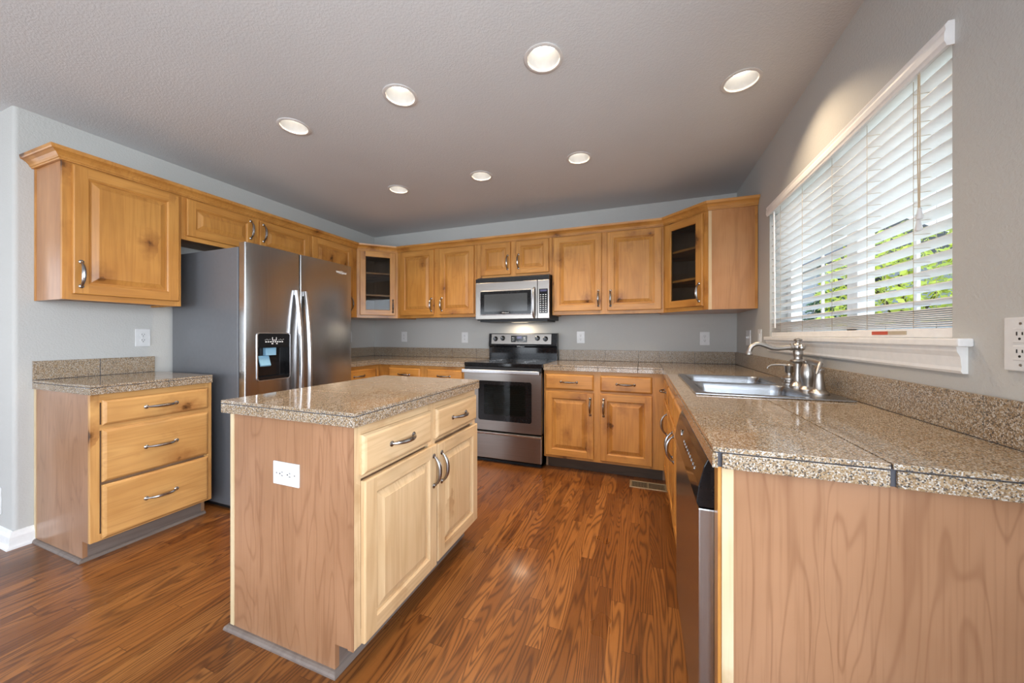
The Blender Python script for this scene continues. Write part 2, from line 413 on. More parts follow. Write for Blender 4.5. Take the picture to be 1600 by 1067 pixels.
# right wall around the window opening
WY0, WY1, WZ0, WZ1 = -2.299, -0.853, 1.150, 2.005
wr = MB().box(0, .16, YF, -6.2, 0, H).box(0, .16, -3.3, WY0, 0, H).box(0, .16, -6.2, -3.3, 0, .65).box(0, .16, -6.2, -3.3, 2.1, H).box(0, .16, WY1, 0, 0, H).box(0, .16, WY0, WY1, 0, WZ0).box(0, .16, WY0, WY1, WZ1, H)  # includes an opening behind the camera, added for extra light
struct(wr.build('wall_right', 'wall'))
# rear wall and far-left wall, with openings for patio door and windows
wb = MB().box(XF, -6.6, YF-.1, YF, 0, H).box(-6.6, -4.8, YF-.1, YF, 0, .85).box(-6.6, -4.8, YF-.1, YF, 2.05, H).box(-4.8, -4.55, YF-.1, YF, 0, H)
wb.box(-4.55, -.45, YF-.1, YF, 2.08, H).box(-.45, .1, YF-.1, YF, 0, H)
struct(wb.build('wall_rear', 'wall'))
wf = MB().box(XF-.1, XF, YF, -6.0, 0, H).box(XF-.1, XF, -3.8, YC+.12, 0, H).box(XF-.1, XF, -6.0, -3.8, 0, .6).box(XF-.1, XF, -6.0, -3.8, 2.1, H)
struct(wf.build('wall_far_left', 'wall'))
def win_frame(name, x0, x1, z0, z1, y, mull):
    f = MB(); w = .06
    f.box(x0, x1, y-.03, y+.03, z0, z0+w).box(x0, x1, y-.03, y+.03, z1-w, z1).box(x0, x0+w, y-.03, y+.03, z0, z1).box(x1-w, x1, y-.03, y+.03, z0, z1)
    for m in mull: f.box(m-.04, m+.04, y-.03, y+.03, z0, z1)
    return struct(f.build(name, 'white'))
win_frame('door_1', -4.55, -.45, 0, 2.08, YF-.03, [-3.5, -2.5, -1.5])
win_frame('window_2', -6.6, -4.8, .85, 2.05, YF-.03, [-5.7])
f3 = MB()
for (a, b, c_, d_) in ((-6.0, -3.8, .6, .66), (-6.0, -3.8, 2.04, 2.1), (-6.0, -5.94, .6, 2.1), (-3.86, -3.8, .6, 2.1), (-4.94, -4.86, .6, 2.1)):
    f3.box(XF-.06, XF, a, b, c_, d_)
struct(f3.build('window_3', 'white'))
f4 = MB()
for (a, b, c_, d_) in ((-6.2, -3.3, .65, .71), (-6.2, -3.3, 2.04, 2.1), (-6.2, -6.14, .65, 2.1), (-3.36, -3.3, .65, 2.1), (-5.27, -5.19, .65, 2.1), (-4.31, -4.23, .65, 2.1)):
    f4.box(.06, .12, a, b, c_, d_)
struct(f4.build('added_window', 'white'))  # frame of the added, unseen window that brightens the island
# baseboards (moulded)
BP = [(0.0, 0.0), (0.016, 0.0), (0.016, 0.055), (0.011, 0.07), (0.009, 0.085), (0.0, 0.092)]
BPQ = [(0.0, 0.0), (0.028, 0.0), (0.027, 0.010), (0.017, 0.020), (0.015, 0.062), (0.009, 0.078), (0.007, 0.088), (0.0, 0.092)]
struct(MB().sweep([(XF, YC), (XL, YC), (XL, -2.690)], BPQ).build('baseboard_left', 'white'))
struct(MB().sweep([(0, -2.70), (0, YF)], BPQ).build('baseboard_right', 'white'))

# ------------------------------------------------------------------ kitchen window, sill, blind, view outside
wn_ = MB()
xw0, xw1 = .095, .155
for a in ((WY0, WY1, WZ0, WZ0+.06), (WY0, WY1, WZ1-.06, WZ1), (WY0, WY0+.06, WZ0, WZ1), (WY1-.06, WY1, WZ0, WZ1)):
    wn_.box(xw0, xw1, *a, bev=.004)
ym = -1.60
wn_.box(xw0, xw1, ym-.042, ym+.042, WZ0, WZ1, bev=.004)
wn_.box(.12, .13, -1.95, -1.935, WZ0+.06, WZ1-.06).box(.12, .13, -1.26, -1.245, WZ0+.06, WZ1-.06)
win = struct(wn_.build('window_1', 'white'))
pn = MB().box(.122, .126, WY0+.055, ym-.04, WZ0+.055, WZ1-.055).box(.122, .126, ym+.04, WY1-.055, WZ0+.055, WZ1-.055)
pn.build('window_glass', 'pane', win)
st = MB().box(-.004, .095, WY0+.001, WY1-.001, 1.140, 1.1598).box(-.030, 0, -2.366, -.836, 1.1385, 1.160, bev=.004)
ap = [(0, 1.068), (-.010, 1.068), (-.014, 1.075), (-.012, 1.084), (-.015, 1.112), (-.021, 1.126), (-.022, 1.1385), (0, 1.1385)]
st.poly_prism([(p[0], p[1]) for p in ap], -2.348, -.85, axis='y')
struct(st.build('window_sill', 'white'))

bl = thing('window_blind', 'white slatted blind with beige cords hanging in the kitchen window', 'blind', (0.034, (WY0+WY1)/2, WZ0+.012))
by = (WY0+WY1)/2; bz = WZ0+.012
LY0, LY1 = WY0+.006-by, WY1-.006-by
# local coords: x relative to 0.034, y relative to centre, z relative to base
tilt = Matrix.Rotation(math.radians(13), 3, 'Y')
sl = MB(); PITCH = 0.0437; z = 1.268-bz; zs = []
while z < 1.955-bz:
    sl.box(-.025, .025, LY0, LY1, z-.0014, z+.0014, rot=tilt, at=(0, 0, z)); zs.append(z); z += PITCH
for k in range(9):
    zz = 1.196-bz+k*.0062; sl.box(-.025, .025, LY0, LY1, zz-.0014, zz+.0014)
sl.build('slats', 'blind', bl)
MB().box(-.026, .026, LY0, LY1, 1.1605-bz, 1.189-bz, bev=.004).build('bottom_rail', 'blind', bl)
vl = MB()
vp = [(-.050, 1.952), (-.041, 1.952), (-.041, 2.018), (-.047, 2.018), (-.054, 2.008), (-.052, 1.996), (-.055, 1.985), (-.055, 1.966), (-.052, 1.960)]
vl.poly_prism([(p[0], p[1]-bz) for p in vp], LY0-.014, LY1+.006, axis='y')
vl.box(-.041, -.034, LY0-.014, LY0-.010, 1.952-bz, 2.018-bz).box(-.03, .03, LY0, LY1, 1.962-bz, WZ1-.002-bz)
vl.build('valance', 'blind', bl)
lc = MB()
for fy in (-1.02, -1.33, -1.64, -1.90, -2.14):
    yy = fy-by
    for xx in (-.0265, .0265): lc.tube([(xx, yy, 1.19-bz), (xx, yy, 1.96-bz)], .0008, 5)
    for zz in zs: lc.box(-.0265, .0265, yy-.0007, yy+.0007, zz-.005, zz-.0038)
lc.build('ladder_cords', 'cord', bl)
pc = MB().tube([(-.045, -2.20-by, 1.95-bz), (-.046, -2.203-by, 1.75-bz), (-.045, -2.20-by, 1.545-bz)], .0016, 6)
pc.tube([(-.045, -2.194-by, 1.95-bz), (-.047, -2.195-by, 1.72-bz), (-.045, -2.196-by, 1.515-bz)], .0016, 6)
pcd = pc.build('pull_cord', 'cord', bl)
TS = [(0.002, .034), (.005, .030), (.006, .02), (.0085, .006), (.008, 0.0), (.003, -.003)]
MB().lathe(TS, (-.045, -2.20-by, 1.515-bz), seg=12).build('cord_tassel', 'plate', pcd)
MB().lathe(TS, (-.045, -2.196-by, 1.482-bz), seg=12).build('cord_tassel', 'plate', pcd)
MB().tube([(-.04, -.955-by, 1.95-bz), (-.038, -.957-by, 1.55-bz), (-.036, -.96-by, 1.215-bz)], .0045, 8).build('tilt_wand', 'blind', bl)
MB().box(-.0272, -.0262, -2.02-by, -1.93-by, 1.170-bz, 1.182-bz, 0).box(-.0272, -.0262, -2.11-by, -2.02-by, 1.170-bz, 1.182-bz, 1).build('warning_label', ['red', 'tan'], bl)

M['grass'] = plain('lawn', (0.10, 0.17, 0.05), 0.9)
M['siding'] = plain('pale_lap_siding', (0.42, 0.42, 0.43), 0.7)
M['roofm'] = plain('grey_shingles', (0.16, 0.15, 0.15), 0.9)
M['bark'] = plain('bark', (0.12, 0.08, 0.05), 0.9)
def leafmat(name, col):
    m, t, b = nodes(name); b.inputs['Base Color'].default_value = (*col, 1); b.inputs['Roughness'].default_value = 0.6
    oi = N(t, 'NewGeometry'); L(t, ramp(t, oi.outputs['Random Per Island'], [(0, tuple(x*.6 for x in col)), (1, tuple(min(1, x*1.5) for x in col))]), b.inputs['Base Color'])
    return m
M['leaf'] = leafmat('yellow_green_leaves', (0.80, 0.82, 0.10)); M['leaf2'] = leafmat('dark_green_leaves', (0.08, 0.14, 0.04))
struct(MB().box(.2, 40, -20, 40, -.4, -.3).build('ground', 'grass'))
def tree(label, x, y, zb, h, rad, mat, n, ls):
    t = thing('garden_tree', label, 'tree', (x, y, zb))
    MB().tube([(0, 0, 0), (.05, .02, h*.4), (0, .05, h*.75)], [.11, .08, .04], 8).tube([(.04, .02, h*.4), (.5*rad, .1, h*.7)], [.05, .02], 6).tube([(.04, .02, h*.45), (-.5*rad, -.2, h*.75)], [.05, .02], 6).build('trunk', 'bark', t)
    f = MB(); rr = random.Random(int(x*100))
    for i in range(n):
        while 1:
            p = Vector((rr.uniform(-1, 1), rr.uniform(-1, 1), rr.uniform(-1, 1)))
            if .25 < p.length < 1: break
        q = Vector((p.x*rad, p.y*rad, h*.62+p.z*h*.42)); a = Vector((rr.uniform(-1, 1), rr.uniform(-1, 1), rr.uniform(-1, 1))).normalized(); b_ = a.orthogonal().normalized()
        s = ls*rr.uniform(.6, 1.3)
        f.quad(q-a*s, q+b_*s*.5, q+a*s, q-b_*s*.5)
    f.build('foliage', mat, t, recalc=False)
    return t
tree('yellow-green leafy tree outside, seen through the right half of the blind', 4.1, 5.7, -.3, 3.6, 1.35, 'leaf', 3600, .075)
tree('dark green shrub outside, seen through the left half of the blind', 5.4, 11.6, -.3, 3.1, .8, 'leaf2', 1800, .09)
hs = thing('neighbour_house', 'pale grey house outside, seen through the blind left of the tree', 'house', (8.2, 18, -.3))
MB().box(-1.6, 4, -2, 4, 0, 4.6).build('wall', 'siding', hs)
MB().poly_prism([(-2.0, 4.6), (4.4, 4.6), (1.2, 6.4)], -2.3, 4.3, axis='y').build('roof', 'roofm', hs)
for wx, wz in ((-1.0, 1.4), (-1.0, 3.1), (.3, 1.4), (.3, 3.1)):
    w_ = MB().box(wx-.08, wx+.58, -2.03, -2.0, wz-.08, wz+.98).build('window', 'white', hs)
    MB().box(wx, wx+.5, -2.04, -2.032, wz, wz+.9).build('pane', 'black', w_)

# ------------------------------------------------------------------ hardware
def pull(parent, x, y, z, vertical=True, Lh=0.135, name='handle'):
    m = MB(); n = 14; pts = []; rad = []
    for i in range(n+1):
        s = -1+2*i/n
        out = .030*(1-abs(s)**2.6)+.004
        pts.append((x, y-out, z+s*Lh/2) if vertical else (x+s*Lh/2, y-out, z))
        rad.append(.0044+.0046*(1-s*s))
    m.tube(pts, rad, 8)
    for s in (-1, 1):
        cx, cz = (x, z+s*Lh/2) if vertical else (x+s*Lh/2, z)
        m.lathe([(.0110, y), (.0110, y-.003), (.007, y-.006), (.001, y-.0075)], (cx, 0, cz), axis='y', seg=12)
    return m.build(name, 'pewter', parent)

def rect_ring(m, w, h, i0, y0, i1, y1, mi_h, mi_v):
    a = [(i0, y0, i0), (w-i0, y0, i0), (w-i0, y0, h-i0), (i0, y0, h-i0)]
    b = [(i1, y1, i1), (w-i1, y1, i1), (w-i1, y1, h-i1), (i1, y1, h-i1)]
    for k in range(4):
        m.quad(a[k], a[(k+1) % 4], b[(k+1) % 4], b[k], mi=(mi_h if k % 2 == 0 else mi_v))
FW = .056
def door(parent, x, z, w, h, y, hand=None, style='panel', loc=None, rz=0.0, name='door', hz=None, wd='alder'):
    """raised panel or glazed door; hand = 'L' or 'R' side of the pull"""
    m = MB(); T = .020; fw = FW if h > .35 else .050
    rect_ring(m, w, h, 0, 0, 0, -T+.005, 1, 0); rect_ring(m, w, h, 0, -T+.005, .0018, -T+.0015, 1, 0); rect_ring(m, w, h, .0018, -T+.0015, .005, -T, 1, 0)
    e = .005
    m.quad((e, -T, e), (fw, -T, e), (fw, -T, h-e), (e, -T, h-e), mi=0).quad((w-fw, -T, e), (w-e, -T, e), (w-e, -T, h-e), (w-fw, -T, h-e), mi=0)
    m.quad((fw, -T, e), (w-fw, -T, e), (w-fw, -T, fw), (fw, -T, fw), mi=1).quad((fw, -T, h-fw), (w-fw, -T, h-fw), (w-fw, -T, h-e), (fw, -T, h-e), mi=1)
    if style == 'panel':
        seq = [(fw, -T), (fw+.003, -T+.004), (fw+.008, -T+.007), (fw+.0085, -T+.0135), (fw+.014, -T+.0135), (fw+.015, -T+.012), (fw+.040, -T+.0025), (fw+.042, -T+.001), (fw+.044, -T+.001)]
        for (a, ya), (b, yb) in zip(seq, seq[1:]): rect_ring(m, w, h, a, ya, b, yb, 0 if a > fw+.012 else 1, 0)
        i = fw+.044; yy = -T+.001
        m.quad((i, yy, i), (w-i, yy, i), (w-i, yy, h-i), (i, yy, h-i), mi=0)
    else:
        seq = [(fw, -T), (fw+.004, -T+.005), (fw+.004, 0)]
        for (a, ya), (b, yb) in zip(seq, seq[1:]): rect_ring(m, w, h, a, ya, b, yb, 1, 0)
        a, b = 0, fw+.004
        rect_ring(m, w, h, 0, 0, fw+.004, 0, 1, 0)
    o = m.build(name, [wd+'V', wd+'H'], parent, loc=loc or (x, y, z), rot=rz, recalc=False)
    if style == 'glass':
        i = fw
        MB().box(i, w-i, -.009, -.006, i, h-i).build('glass_pane', 'cabglass', o)
    if hand:
        hx = .028 if hand == 'L' else w-.028
        pull(o, hx, -T, hz if hz is not None else .105)
    return o
def drawer(parent, x, z, w, h, y, handle=True, name='drawer', wd='alder'):
    m = MB(); T = .020
    seq = [(0, 0), (0, -.010), (.003, -.013), (.006, -.0165), (.010, -.0185), (.014, -T)]
    for (a, ya), (b, yb) in zip(seq, seq[1:]): rect_ring(m, w, h, a, ya, b, yb, 0, 0)
    i = .014; m.quad((i, -T, i), (w-i, -T, i), (w-i, -T, h-i), (i, -T, h-i))
    o = m.build(name, wd+'H', parent, loc=(x, y, z), recalc=False)
    if handle: pull(o, w/2, -T, h/2, vertical=False)
    return o

def frame_boxes(m, w, d, z0, z1, stiles, rails, yback=.019):
    """face frame: stiles = [(x0,x1)], rails = [(x0,x1,z0,z1)]"""
    for a, b in stiles: m.box(a, b, -d, -d+yback, z0, z1, 0, .0012, 1)
    for a, b, c, e in rails: m.box(a, b, -d+.0003, -d+yback, c, e, 1, .0, 1)
def base_cab(label, loc, rz, w, d, fronts, group=None, end=None, ends='veneerV', name='base_cabinet', stiles=None, toe=.075, zt=.865, zc=.865, wd='alder'):
    t = thing(name, label, 'cabinet', loc, rz, group)
    b = MB()
    z0 = .105
    b.box(.018, w-.018, -d+.019, -.002, z0, zc)
    b.build('carcass', 'interior', t)
    # side panels (with toe notch)
    for i, xx in enumerate((0, w-.018)):
        pts = [(-.002, 0), (-d+toe, 0), (-d+toe, z0), (-d+.019, z0), (-d+.019, zt), (-.002, zt)]
        mat = ends if (i == 0 and end in ('L', 'both')) or (i == 1 and end in ('R', 'both')) else 'interior'
        MB().poly_prism(pts, xx, xx+.018, axis='x').build('side_panel', mat, t)
    f = MB(); frame_boxes(f, w, d, z0, zt, stiles or [(0, .035), (w-.035, w)], [(0.02, w-.02, z0, z0+.035), (0.02, w-.02, zt-.045, zt), (0.02, w-.02, .675, .705)])
    f.build('face_frame', [wd+'V', wd+'H'], t)
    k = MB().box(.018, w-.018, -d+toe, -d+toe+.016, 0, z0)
    k.build('toe_kick', 'toe' if end else 'toeshade', t)
    for fr in fronts:
        if fr[0] == 'door': door(t, fr[1], fr[2], fr[3], fr[4], -d, fr[5], hz=fr[4]-.115, wd=wd)
        else: drawer(t, fr[1], fr[2], fr[3], fr[4], -d, fr[5] if len(fr) > 5 else True, wd=wd)
    return t

QR = [(0, 0), (.017, 0), (.0165, .006), (.013, .013), (.006, .0165), (0, .017)]

# ------------------------------------------------------------------ base cabinets
# left drawer base beside the fridge
LBW = .535
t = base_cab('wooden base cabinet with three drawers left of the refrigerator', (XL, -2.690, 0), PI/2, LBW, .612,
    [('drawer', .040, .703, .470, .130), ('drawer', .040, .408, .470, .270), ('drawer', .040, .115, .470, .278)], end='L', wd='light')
MB().sweep([(0.0, -.002), (0.0, -.537), (LBW, -.537)], [(-o, z) for o, z in QR][::-1] if False else QR).build('shoe_moulding', 'toe', t)
MB().box(-.003, .0, -.022, -.002, .02, .863).build('edge_strip', 'litcream', t)
# between fridge and corner
base_cab('wooden base cabinet in the left corner, beside the refrigerator, drawer on top', (XL, -1.175, 0), PI/2, .565, .612,
    [('drawer', .035, .703, .470, .130), ('door', .035, .125, .470, .560, 'R')], end=None)
# back left of range
base_cab('wooden base cabinet with two drawers left of the range', (-3.416, 0, 0), 0, 1.042, .612,
    [('drawer', .140, .703, .390, .133), ('drawer', .606, .703, .400, .133), ('door', .140, .125, .390, .560, 'R'), ('door', .606, .125, .400, .560, 'L')],
    stiles=[(0, .15), (.52, .61), (1.0, 1.042)])
# back right of range
base_cab('wooden base cabinet with two drawers over two doors right of the range', (-1.600, 0, 0), 0, .986, .612,
    [('drawer', .016, .703, .416, .133), ('drawer', .485, .703, .402, .133), ('door', .016, .128, .416, .556, 'R'), ('door', .485, .128, .402, .556, 'L')],
    stiles=[(0, .03), (.42, .50), (.87, .986)])
# right run: narrow cabinet, sink base
base_cab('narrow wooden base cabinet in the right corner, far end of the sink run', (0, -.632, 0), -PI/2, .458, .612,
    [('drawer', .06, .703, .37, .133), ('door', .06, .128, .37, .556, 'R')], stiles=[(0, .07), (.42, .458)])
base_cab('wooden sink base cabinet under the double sink, between corner cabinet and dishwasher', (0, -1.092, 0), -PI/2, .912, .612,
    [('drawer', .025, .703, .42, .133, False), ('drawer', .467, .703, .42, .133, False), ('door', .025, .128, .42, .556, 'R'), ('door', .467, .128, .42, .556, 'L')],
    stiles=[(0, .03), (.43, .48), (.88, .912)], zc=.66)
# peninsula end panel
t = thing('end_panel', 'tall maple veneer panel closing the near end of the sink counter', 'panel', (0, -2.665, 0))
MB().box(-.589, -.002, 0, .018, 0, .863).build('veneer_sheet', 'veneerV', t)
MB().box(-.613, -.589, -.001, .040, 0, .863, bev=.001).build('edge_stile', 'litcream', t)
MB().box(-.6205, -.6131, .002, .044, 0, .863).build('side_stile', 'alderV', t)
# island
IW, ID = .902, .631
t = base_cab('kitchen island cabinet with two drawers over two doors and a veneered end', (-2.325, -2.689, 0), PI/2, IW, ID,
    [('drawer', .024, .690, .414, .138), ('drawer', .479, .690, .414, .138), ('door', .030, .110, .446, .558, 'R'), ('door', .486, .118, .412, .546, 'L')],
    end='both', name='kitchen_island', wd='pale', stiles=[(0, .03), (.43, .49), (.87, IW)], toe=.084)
MB().box(0.0, IW, -.0028, 0.003, 0.02, .863).build('back_panel', 'veneerV', t)
MB().box(-.003, 0, -.022, -.002, .02, .863).build('edge_strip', 'litcream', t)
MB().box(-.0035, 0.0, -ID+.0, -ID+.024, .105, .863).build('corner_stile', 'veneerV', t)
MB().sweep([(IW, .004), (0.0, .004), (0.0, -ID+.084), (IW, -ID+.084)], QR).build('shoe_moulding', 'toe', t)

# ------------------------------------------------------------------ upper cabinets
def upper(label, loc, rz, w, zb, doors, end=None, group=None, stiles=None):
    t = thing('wall_cabinet', label, 'cabinet', (loc[0], loc[1], zb), rz, group)
    h = ZT-zb; d = UD
    MB().box(.016, w-.016, -d+.019, -.002, .012, h).build('carcass', 'interior', t)
    for i, xx in enumerate((0, w-.016)):
        mat = 'veneerD' if end == 'LR'[i] else 'alderV'
        MB().box(xx, xx+.016, -d+.019, -.002, 0, h).build('side_panel', mat, t)
    f = MB(); frame_boxes(f, w, d, 0, h, stiles or [(0, .035), (w-.035, w)], [(.02, w-.02, 0, .035), (.02, w-.02, h-.04, h)])
    f.build('face_frame', ['alderV', 'alderH'], t)
    for x, z, dw, dh, hand, hz in doors: door(t, x, z, dw, dh, -d, hand, hz=hz)
    return t
ta = upper('tall wooden wall cabinet, leftmost, above the three-drawer base', (XL, -2.690), PI/2, .517, ZU, [(.034, .032, .466, .705, 'L', .11)], end='L')
MB().box(-.0025, 0, -.020, -.002, 0, ZT-ZU).build('edge_strip', 'alderV', ta)
upper('short wide wooden wall cabinet above the refrigerator', (XL, -2.172), PI/2, .982, 1.822, [(.024, .028, .440, .252, 'R', .155), (.508, .028, .452, .252, 'L', .155)], stiles=[(0, .03), (.455, .52), (.95, .982)])
upper('wooden wall cabinet between the refrigerator top and the left glass corner cabinet', (XL, -1.189), PI/2, .566, ZU, [(.006, .032, .488, .708, 'R', .11)], stiles=[(0, .03), (.48, .566)])
upper('wooden two-door wall cabinet left of the microwave', (-3.402, 0), 0, 1.000, ZU, [(.046, .030, .440, .712, 'R', .11), (.560, .030, .412, .712, 'L', .11)], stiles=[(0, .06), (.47, .575), (.96, 1.0)])
upper('short wooden two-door wall cabinet above the microwave', (-2.400, 0), 0, .800, 1.752, [(.050, .030, .326, .322, 'R', .12), (.435, .030, .336, .322, 'L', .12)], stiles=[(0, .06), (.36, .45), (.76, .8)])
upper('wooden two-door wall cabinet right of the microwave', (-1.598, 0), 0, .985, ZU, [(.018, .034, .445, .704, 'R', .11), (.514, .030, .452, .708, 'L', .11)], stiles=[(0, .03), (.45, .53), (.95, .985)])

def corner(label, pts, A, B, zb, endA, endB, dx, dw, hand):
    """five-sided corner cabinet; A->B is the diagonal front, pts the closed plan outline"""
    t = thing('corner_wall_cabinet', label, 'cabinet', (0, 0, zb))
    h = ZT-zb
    b = MB()
    b.poly_prism(pts, 0, .016).poly_prism(pts, h-.016, h)
    c = MB()
    cen = Vector((sum(p[0] for p in pts)/5, sum(p[1] for p in pts)/5))
    n = len(pts)
    for i in range(n):
        p, q = Vector(pts[i]), Vector(pts[(i+1) % n])
        if (p-Vector(A)).length < 1e-4 and (q-Vector(B)).length < 1e-4: continue
        if (q-Vector(A)).length < 1e-4 and (p-Vector(B)).length < 1e-4: continue
        dd = (q-p).normalized(); nn = Vector((-dd.y, dd.x))
        if nn.dot(cen-p) < 0: nn = -nn
        quad = [p, q, q+nn*.012, p+nn*.012]
        is_wall = all(abs(v.x-XL) < .01 or abs(v.x) < .01 for v in (p, q)) or all(abs(v.y) < .01 for v in (p, q))
        (c if is_wall else b).poly_prism([(v.x, v.y) for v in quad], .016, h-.016)
    b.build('carcass', 'veneerD', t); c.build('back_panel', 'interior', t)
    for sz in (.245, .49):
        sh = [cen+(Vector(p)-cen)*.93 for p in pts]
        MB().poly_prism([(v.x, v.y) for v in sh], sz, sz+.018).build('shelf', 'alderH', t)
    A_, B_ = Vector(A), Vector(B); Ld = (B_-A_).length; ang = math.atan2(B_.y-A_.y, B_.x-A_.x)
    f = MB()
    f.box(0, .045, -.004, .015, 0, h, 0).box(Ld-.045, Ld, -.004, .015, 0, h, 0).box(.04, Ld-.04, -.0035, .015, 0, .035, 1).box(.04, Ld-.04, -.0035, .015, h-.045, h, 1)
    f.build('face_frame', ['alderV', 'alderH'], t, loc=(A[0], A[1], 0), rot=ang)
    nrm = Vector((math.sin(ang), -math.cos(ang)))
    p = A_+(B_-A_).normalized()*dx+nrm*.004
    door(t, 0, 0, dw, .705, 0, hand, style='glass', loc=(p.x, p.y, .030), rz=ang, hz=.105)
    return t
corner('glass-fronted corner wall cabinet in the left back corner', [(XL+.002, -.002), (XL+.002, -.621), (XL+UD, -.621), (-3.404, -UD), (-3.404, -.002)], (XL+UD, -.621), (-3.404, -UD), ZU, 1, 1, .030, .370, 'R')
corner('glass-fronted corner wall cabinet at the right, beside the window', [(-.002, -.002), (-.611, -.002), (-.611, -UD), (-.319, -.611), (-.002, -.611)], (-.611, -UD), (-.319, -.611), ZU, 1, 1, .028, .350, 'R')
rc = bpy.data.objects['corner_wall_cabinet.001']
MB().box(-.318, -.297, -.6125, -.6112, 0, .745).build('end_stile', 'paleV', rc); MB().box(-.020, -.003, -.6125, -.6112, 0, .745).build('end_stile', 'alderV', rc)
# crown along all wall cabinets
CP = [(0.0, 2.112), (.010, 2.112), (.012, 2.118), (.016, 2.120), (.020, 2.130), (.030, 2.142), (.041, 2.150), (.047, 2.152), (.050, 2.158), (.052, 2.172), (0.0, 2.172)]
CP = [(o+.0005, z) for o, z in CP]
cr = MB().sweep([(XL+.002, -2.691), (XL+UD, -2.691), (XL+UD, -.621), (-3.404, -UD), (-.611, -UD), (-.319, -.6115), (-.002, -.6115)], CP).build('crown_moulding', 'alderH')
tag(cr, 'honey wooden crown moulding running along the tops of all wall cabinets', 'moulding')

# ------------------------------------------------------------------ granite tile countertops
def tile_rects(x0, x1, y0, y1, xs, ys, m, z0, z1, g=.003, bev=.0012):
    X = [x0]+[x for x in xs if x0+.02 < x < x1-.02]+[x1]; Y = [y0]+[y for y in ys if y0+.02 < y < y1-.02]+[y1]
    for i in range(len(X)-1):
        for j in range(len(Y)-1):
            a = X[i]+(g/2 if i else 0); b = X[i+1]-(g/2 if i < len(X)-2 else 0)
            c = Y[j]+(g/2 if j else 0); e = Y[j+1]-(g/2 if j < len(Y)-2 else 0)
            m.box(a, b, c, e, z0, z1, 0, bev, 2)
ZC = .914; TT = .011
def edge_tiles(m, axis, fixed, s, a0, a1, cuts, z0=.866, z1=ZC-TT-.003, th=.011, g=.003):
    """row of edge tiles; axis 'x' runs along x at y=fixed (face side s)"""
    A = [a0]+[c for c in cuts if a0+.02 < c < a1-.02]+[a1]
    for i in range(len(A)-1):
        a = A[i]+(g/2 if i else 0); b = A[i+1]-(g/2 if i < len(A)-2 else 0)
        lo, hi = (fixed, fixed+th) if s < 0 else (fixed-th, fixed)
        if axis == 'x': m.box(a, b, lo, hi, z0, z1, 0, .0015, 2)
        else: m.box(lo, hi, a, b, z0, z1, 0, .0015, 2)
PT = .3125
ys_r = [-2.695+PT*k for k in range(1, 9)]
# left counter
xa, xb, y0, y1 = XL+.002, XL+.642, -2.699, -2.165
t = thing('countertop', 'granite tile countertop on the three-drawer base left of the refrigerator', 'countertop', (0, 0, 0))
m = MB(); g_ = MB()
tile_rects(xa, xb, y0, y1, [xb-PT, xb-2*PT], [y0+PT], m, ZC-TT, ZC)
edge_tiles(m, 'x', y0, -1, xa, xb-.012, [xb-PT]); edge_tiles(m, 'y', xb, 1, y0, y1, [y0+PT])
m.build('granite_tiles', 'granite', t)
g_.box(xa+.004, xb-.004, y0+.004, y1-.004, .867, ZC-.002).build('grout_bed', 'grout', t)
b = MB(); tile_rects(y0, -2.170, 0, 1, [-2.437], [], MB(), 0, 1)
for a, e in ((y0, -2.4385), (-2.4355, -2.172)): b.box(xa, xa+.011, a, e, ZC+.002, 1.022, 0, .0012, 2)
b.box(xa, xa+.0105, y0+.001, -2.173, ZC-.001, 1.021, 1)
b.build('backsplash', ['honed', 'grout'], t)
# left corner counter
t = thing('countertop', 'L-shaped granite tile countertop in the left corner, left of the range', 'countertop', (0, 0, 0))
m = MB(); xr = -2.372
tile_rects(xa, xb, -1.17, -.637, [xb-PT], [-.637-PT], m, ZC-TT, ZC); tile_rects(xa, xr, -.637+.003, -.002, [xb-PT]+[-2.872+PT*k for k in range(-2, 2)], [-.637+PT], m, ZC-TT, ZC)
edge_tiles(m, 'y', xb, 1, -1.17, -.637, [-.637-PT]); edge_tiles(m, 'x', -.637, -1, xb-.011, xr, [-2.872+PT*k for k in range(-1, 2)])
m.build('granite_tiles', 'granite', t)
MB().box(xa+.002, xb-.004, -1.168, -.004, .867, ZC-.002).box(xb-.01, xr-.002, -.633, -.004, .867, ZC-.002).build('grout_bed', 'grout', t)
b = MB()
for k in range(2): b.box(xa, xa+.011, -1.17+.584*k+.0015, -1.17+.584*(k+1)-.0015, ZC+.002, 1.022, 0, .0012, 2)
xs = [XL+.013, -3.50, -3.185, -2.872, -2.56, xr]
for a, e in zip(xs, xs[1:]): b.box(a+.0015, e-.0015, -.013, -.002, ZC+.002, 1.022, 0, .0012, 2)
b.box(xa, xa+.0105, -1.169, -.003, ZC-.001, 1.021, 1).box(xa, xr-.002, -.0125, -.002, ZC-.001, 1.021, 1)
b.build('backsplash', ['honed', 'grout'], t)
# right L with the sink and peninsula end
t = thing('countertop', 'long L-shaped granite tile countertop holding the sink, right of the range', 'countertop', (0, 0, 0))
m = MB(); x0 = -1.600; XE = -.637; YE = -2.695
jx = [-1.446+PT*k for k in range(0, 3)]
tile_rects(x0, XE-.0015, -.637, -.002, jx, [-.637+PT], m, ZC-TT, ZC)
tile_rects(XE+.0015, -.002, YE, -.002, [-.325], [], m, ZC-TT, ZC, g=.004)
edge_tiles(m, 'x', -.637, -1, x0, XE+.011, jx)
edge_tiles(m, 'y', XE, -1, YE, -.637-.001, ys_r)
edge_tiles(m, 'x', YE, -1, XE+.020, -.002, [-.322], g=.011)
tl = m.build('granite_tiles', 'granite', t)
gb = MB().box(x0+.002, XE+.02, -.631, -.004, .867, ZC-.002).box(XE+.006, -.003, YE+.006, -.0045, .8675, ZC-.0025).build('grout_bed', 'grout', t)
SX0, SX1, SY0, SY1 = -.572, -.030, -1.922, -1.112
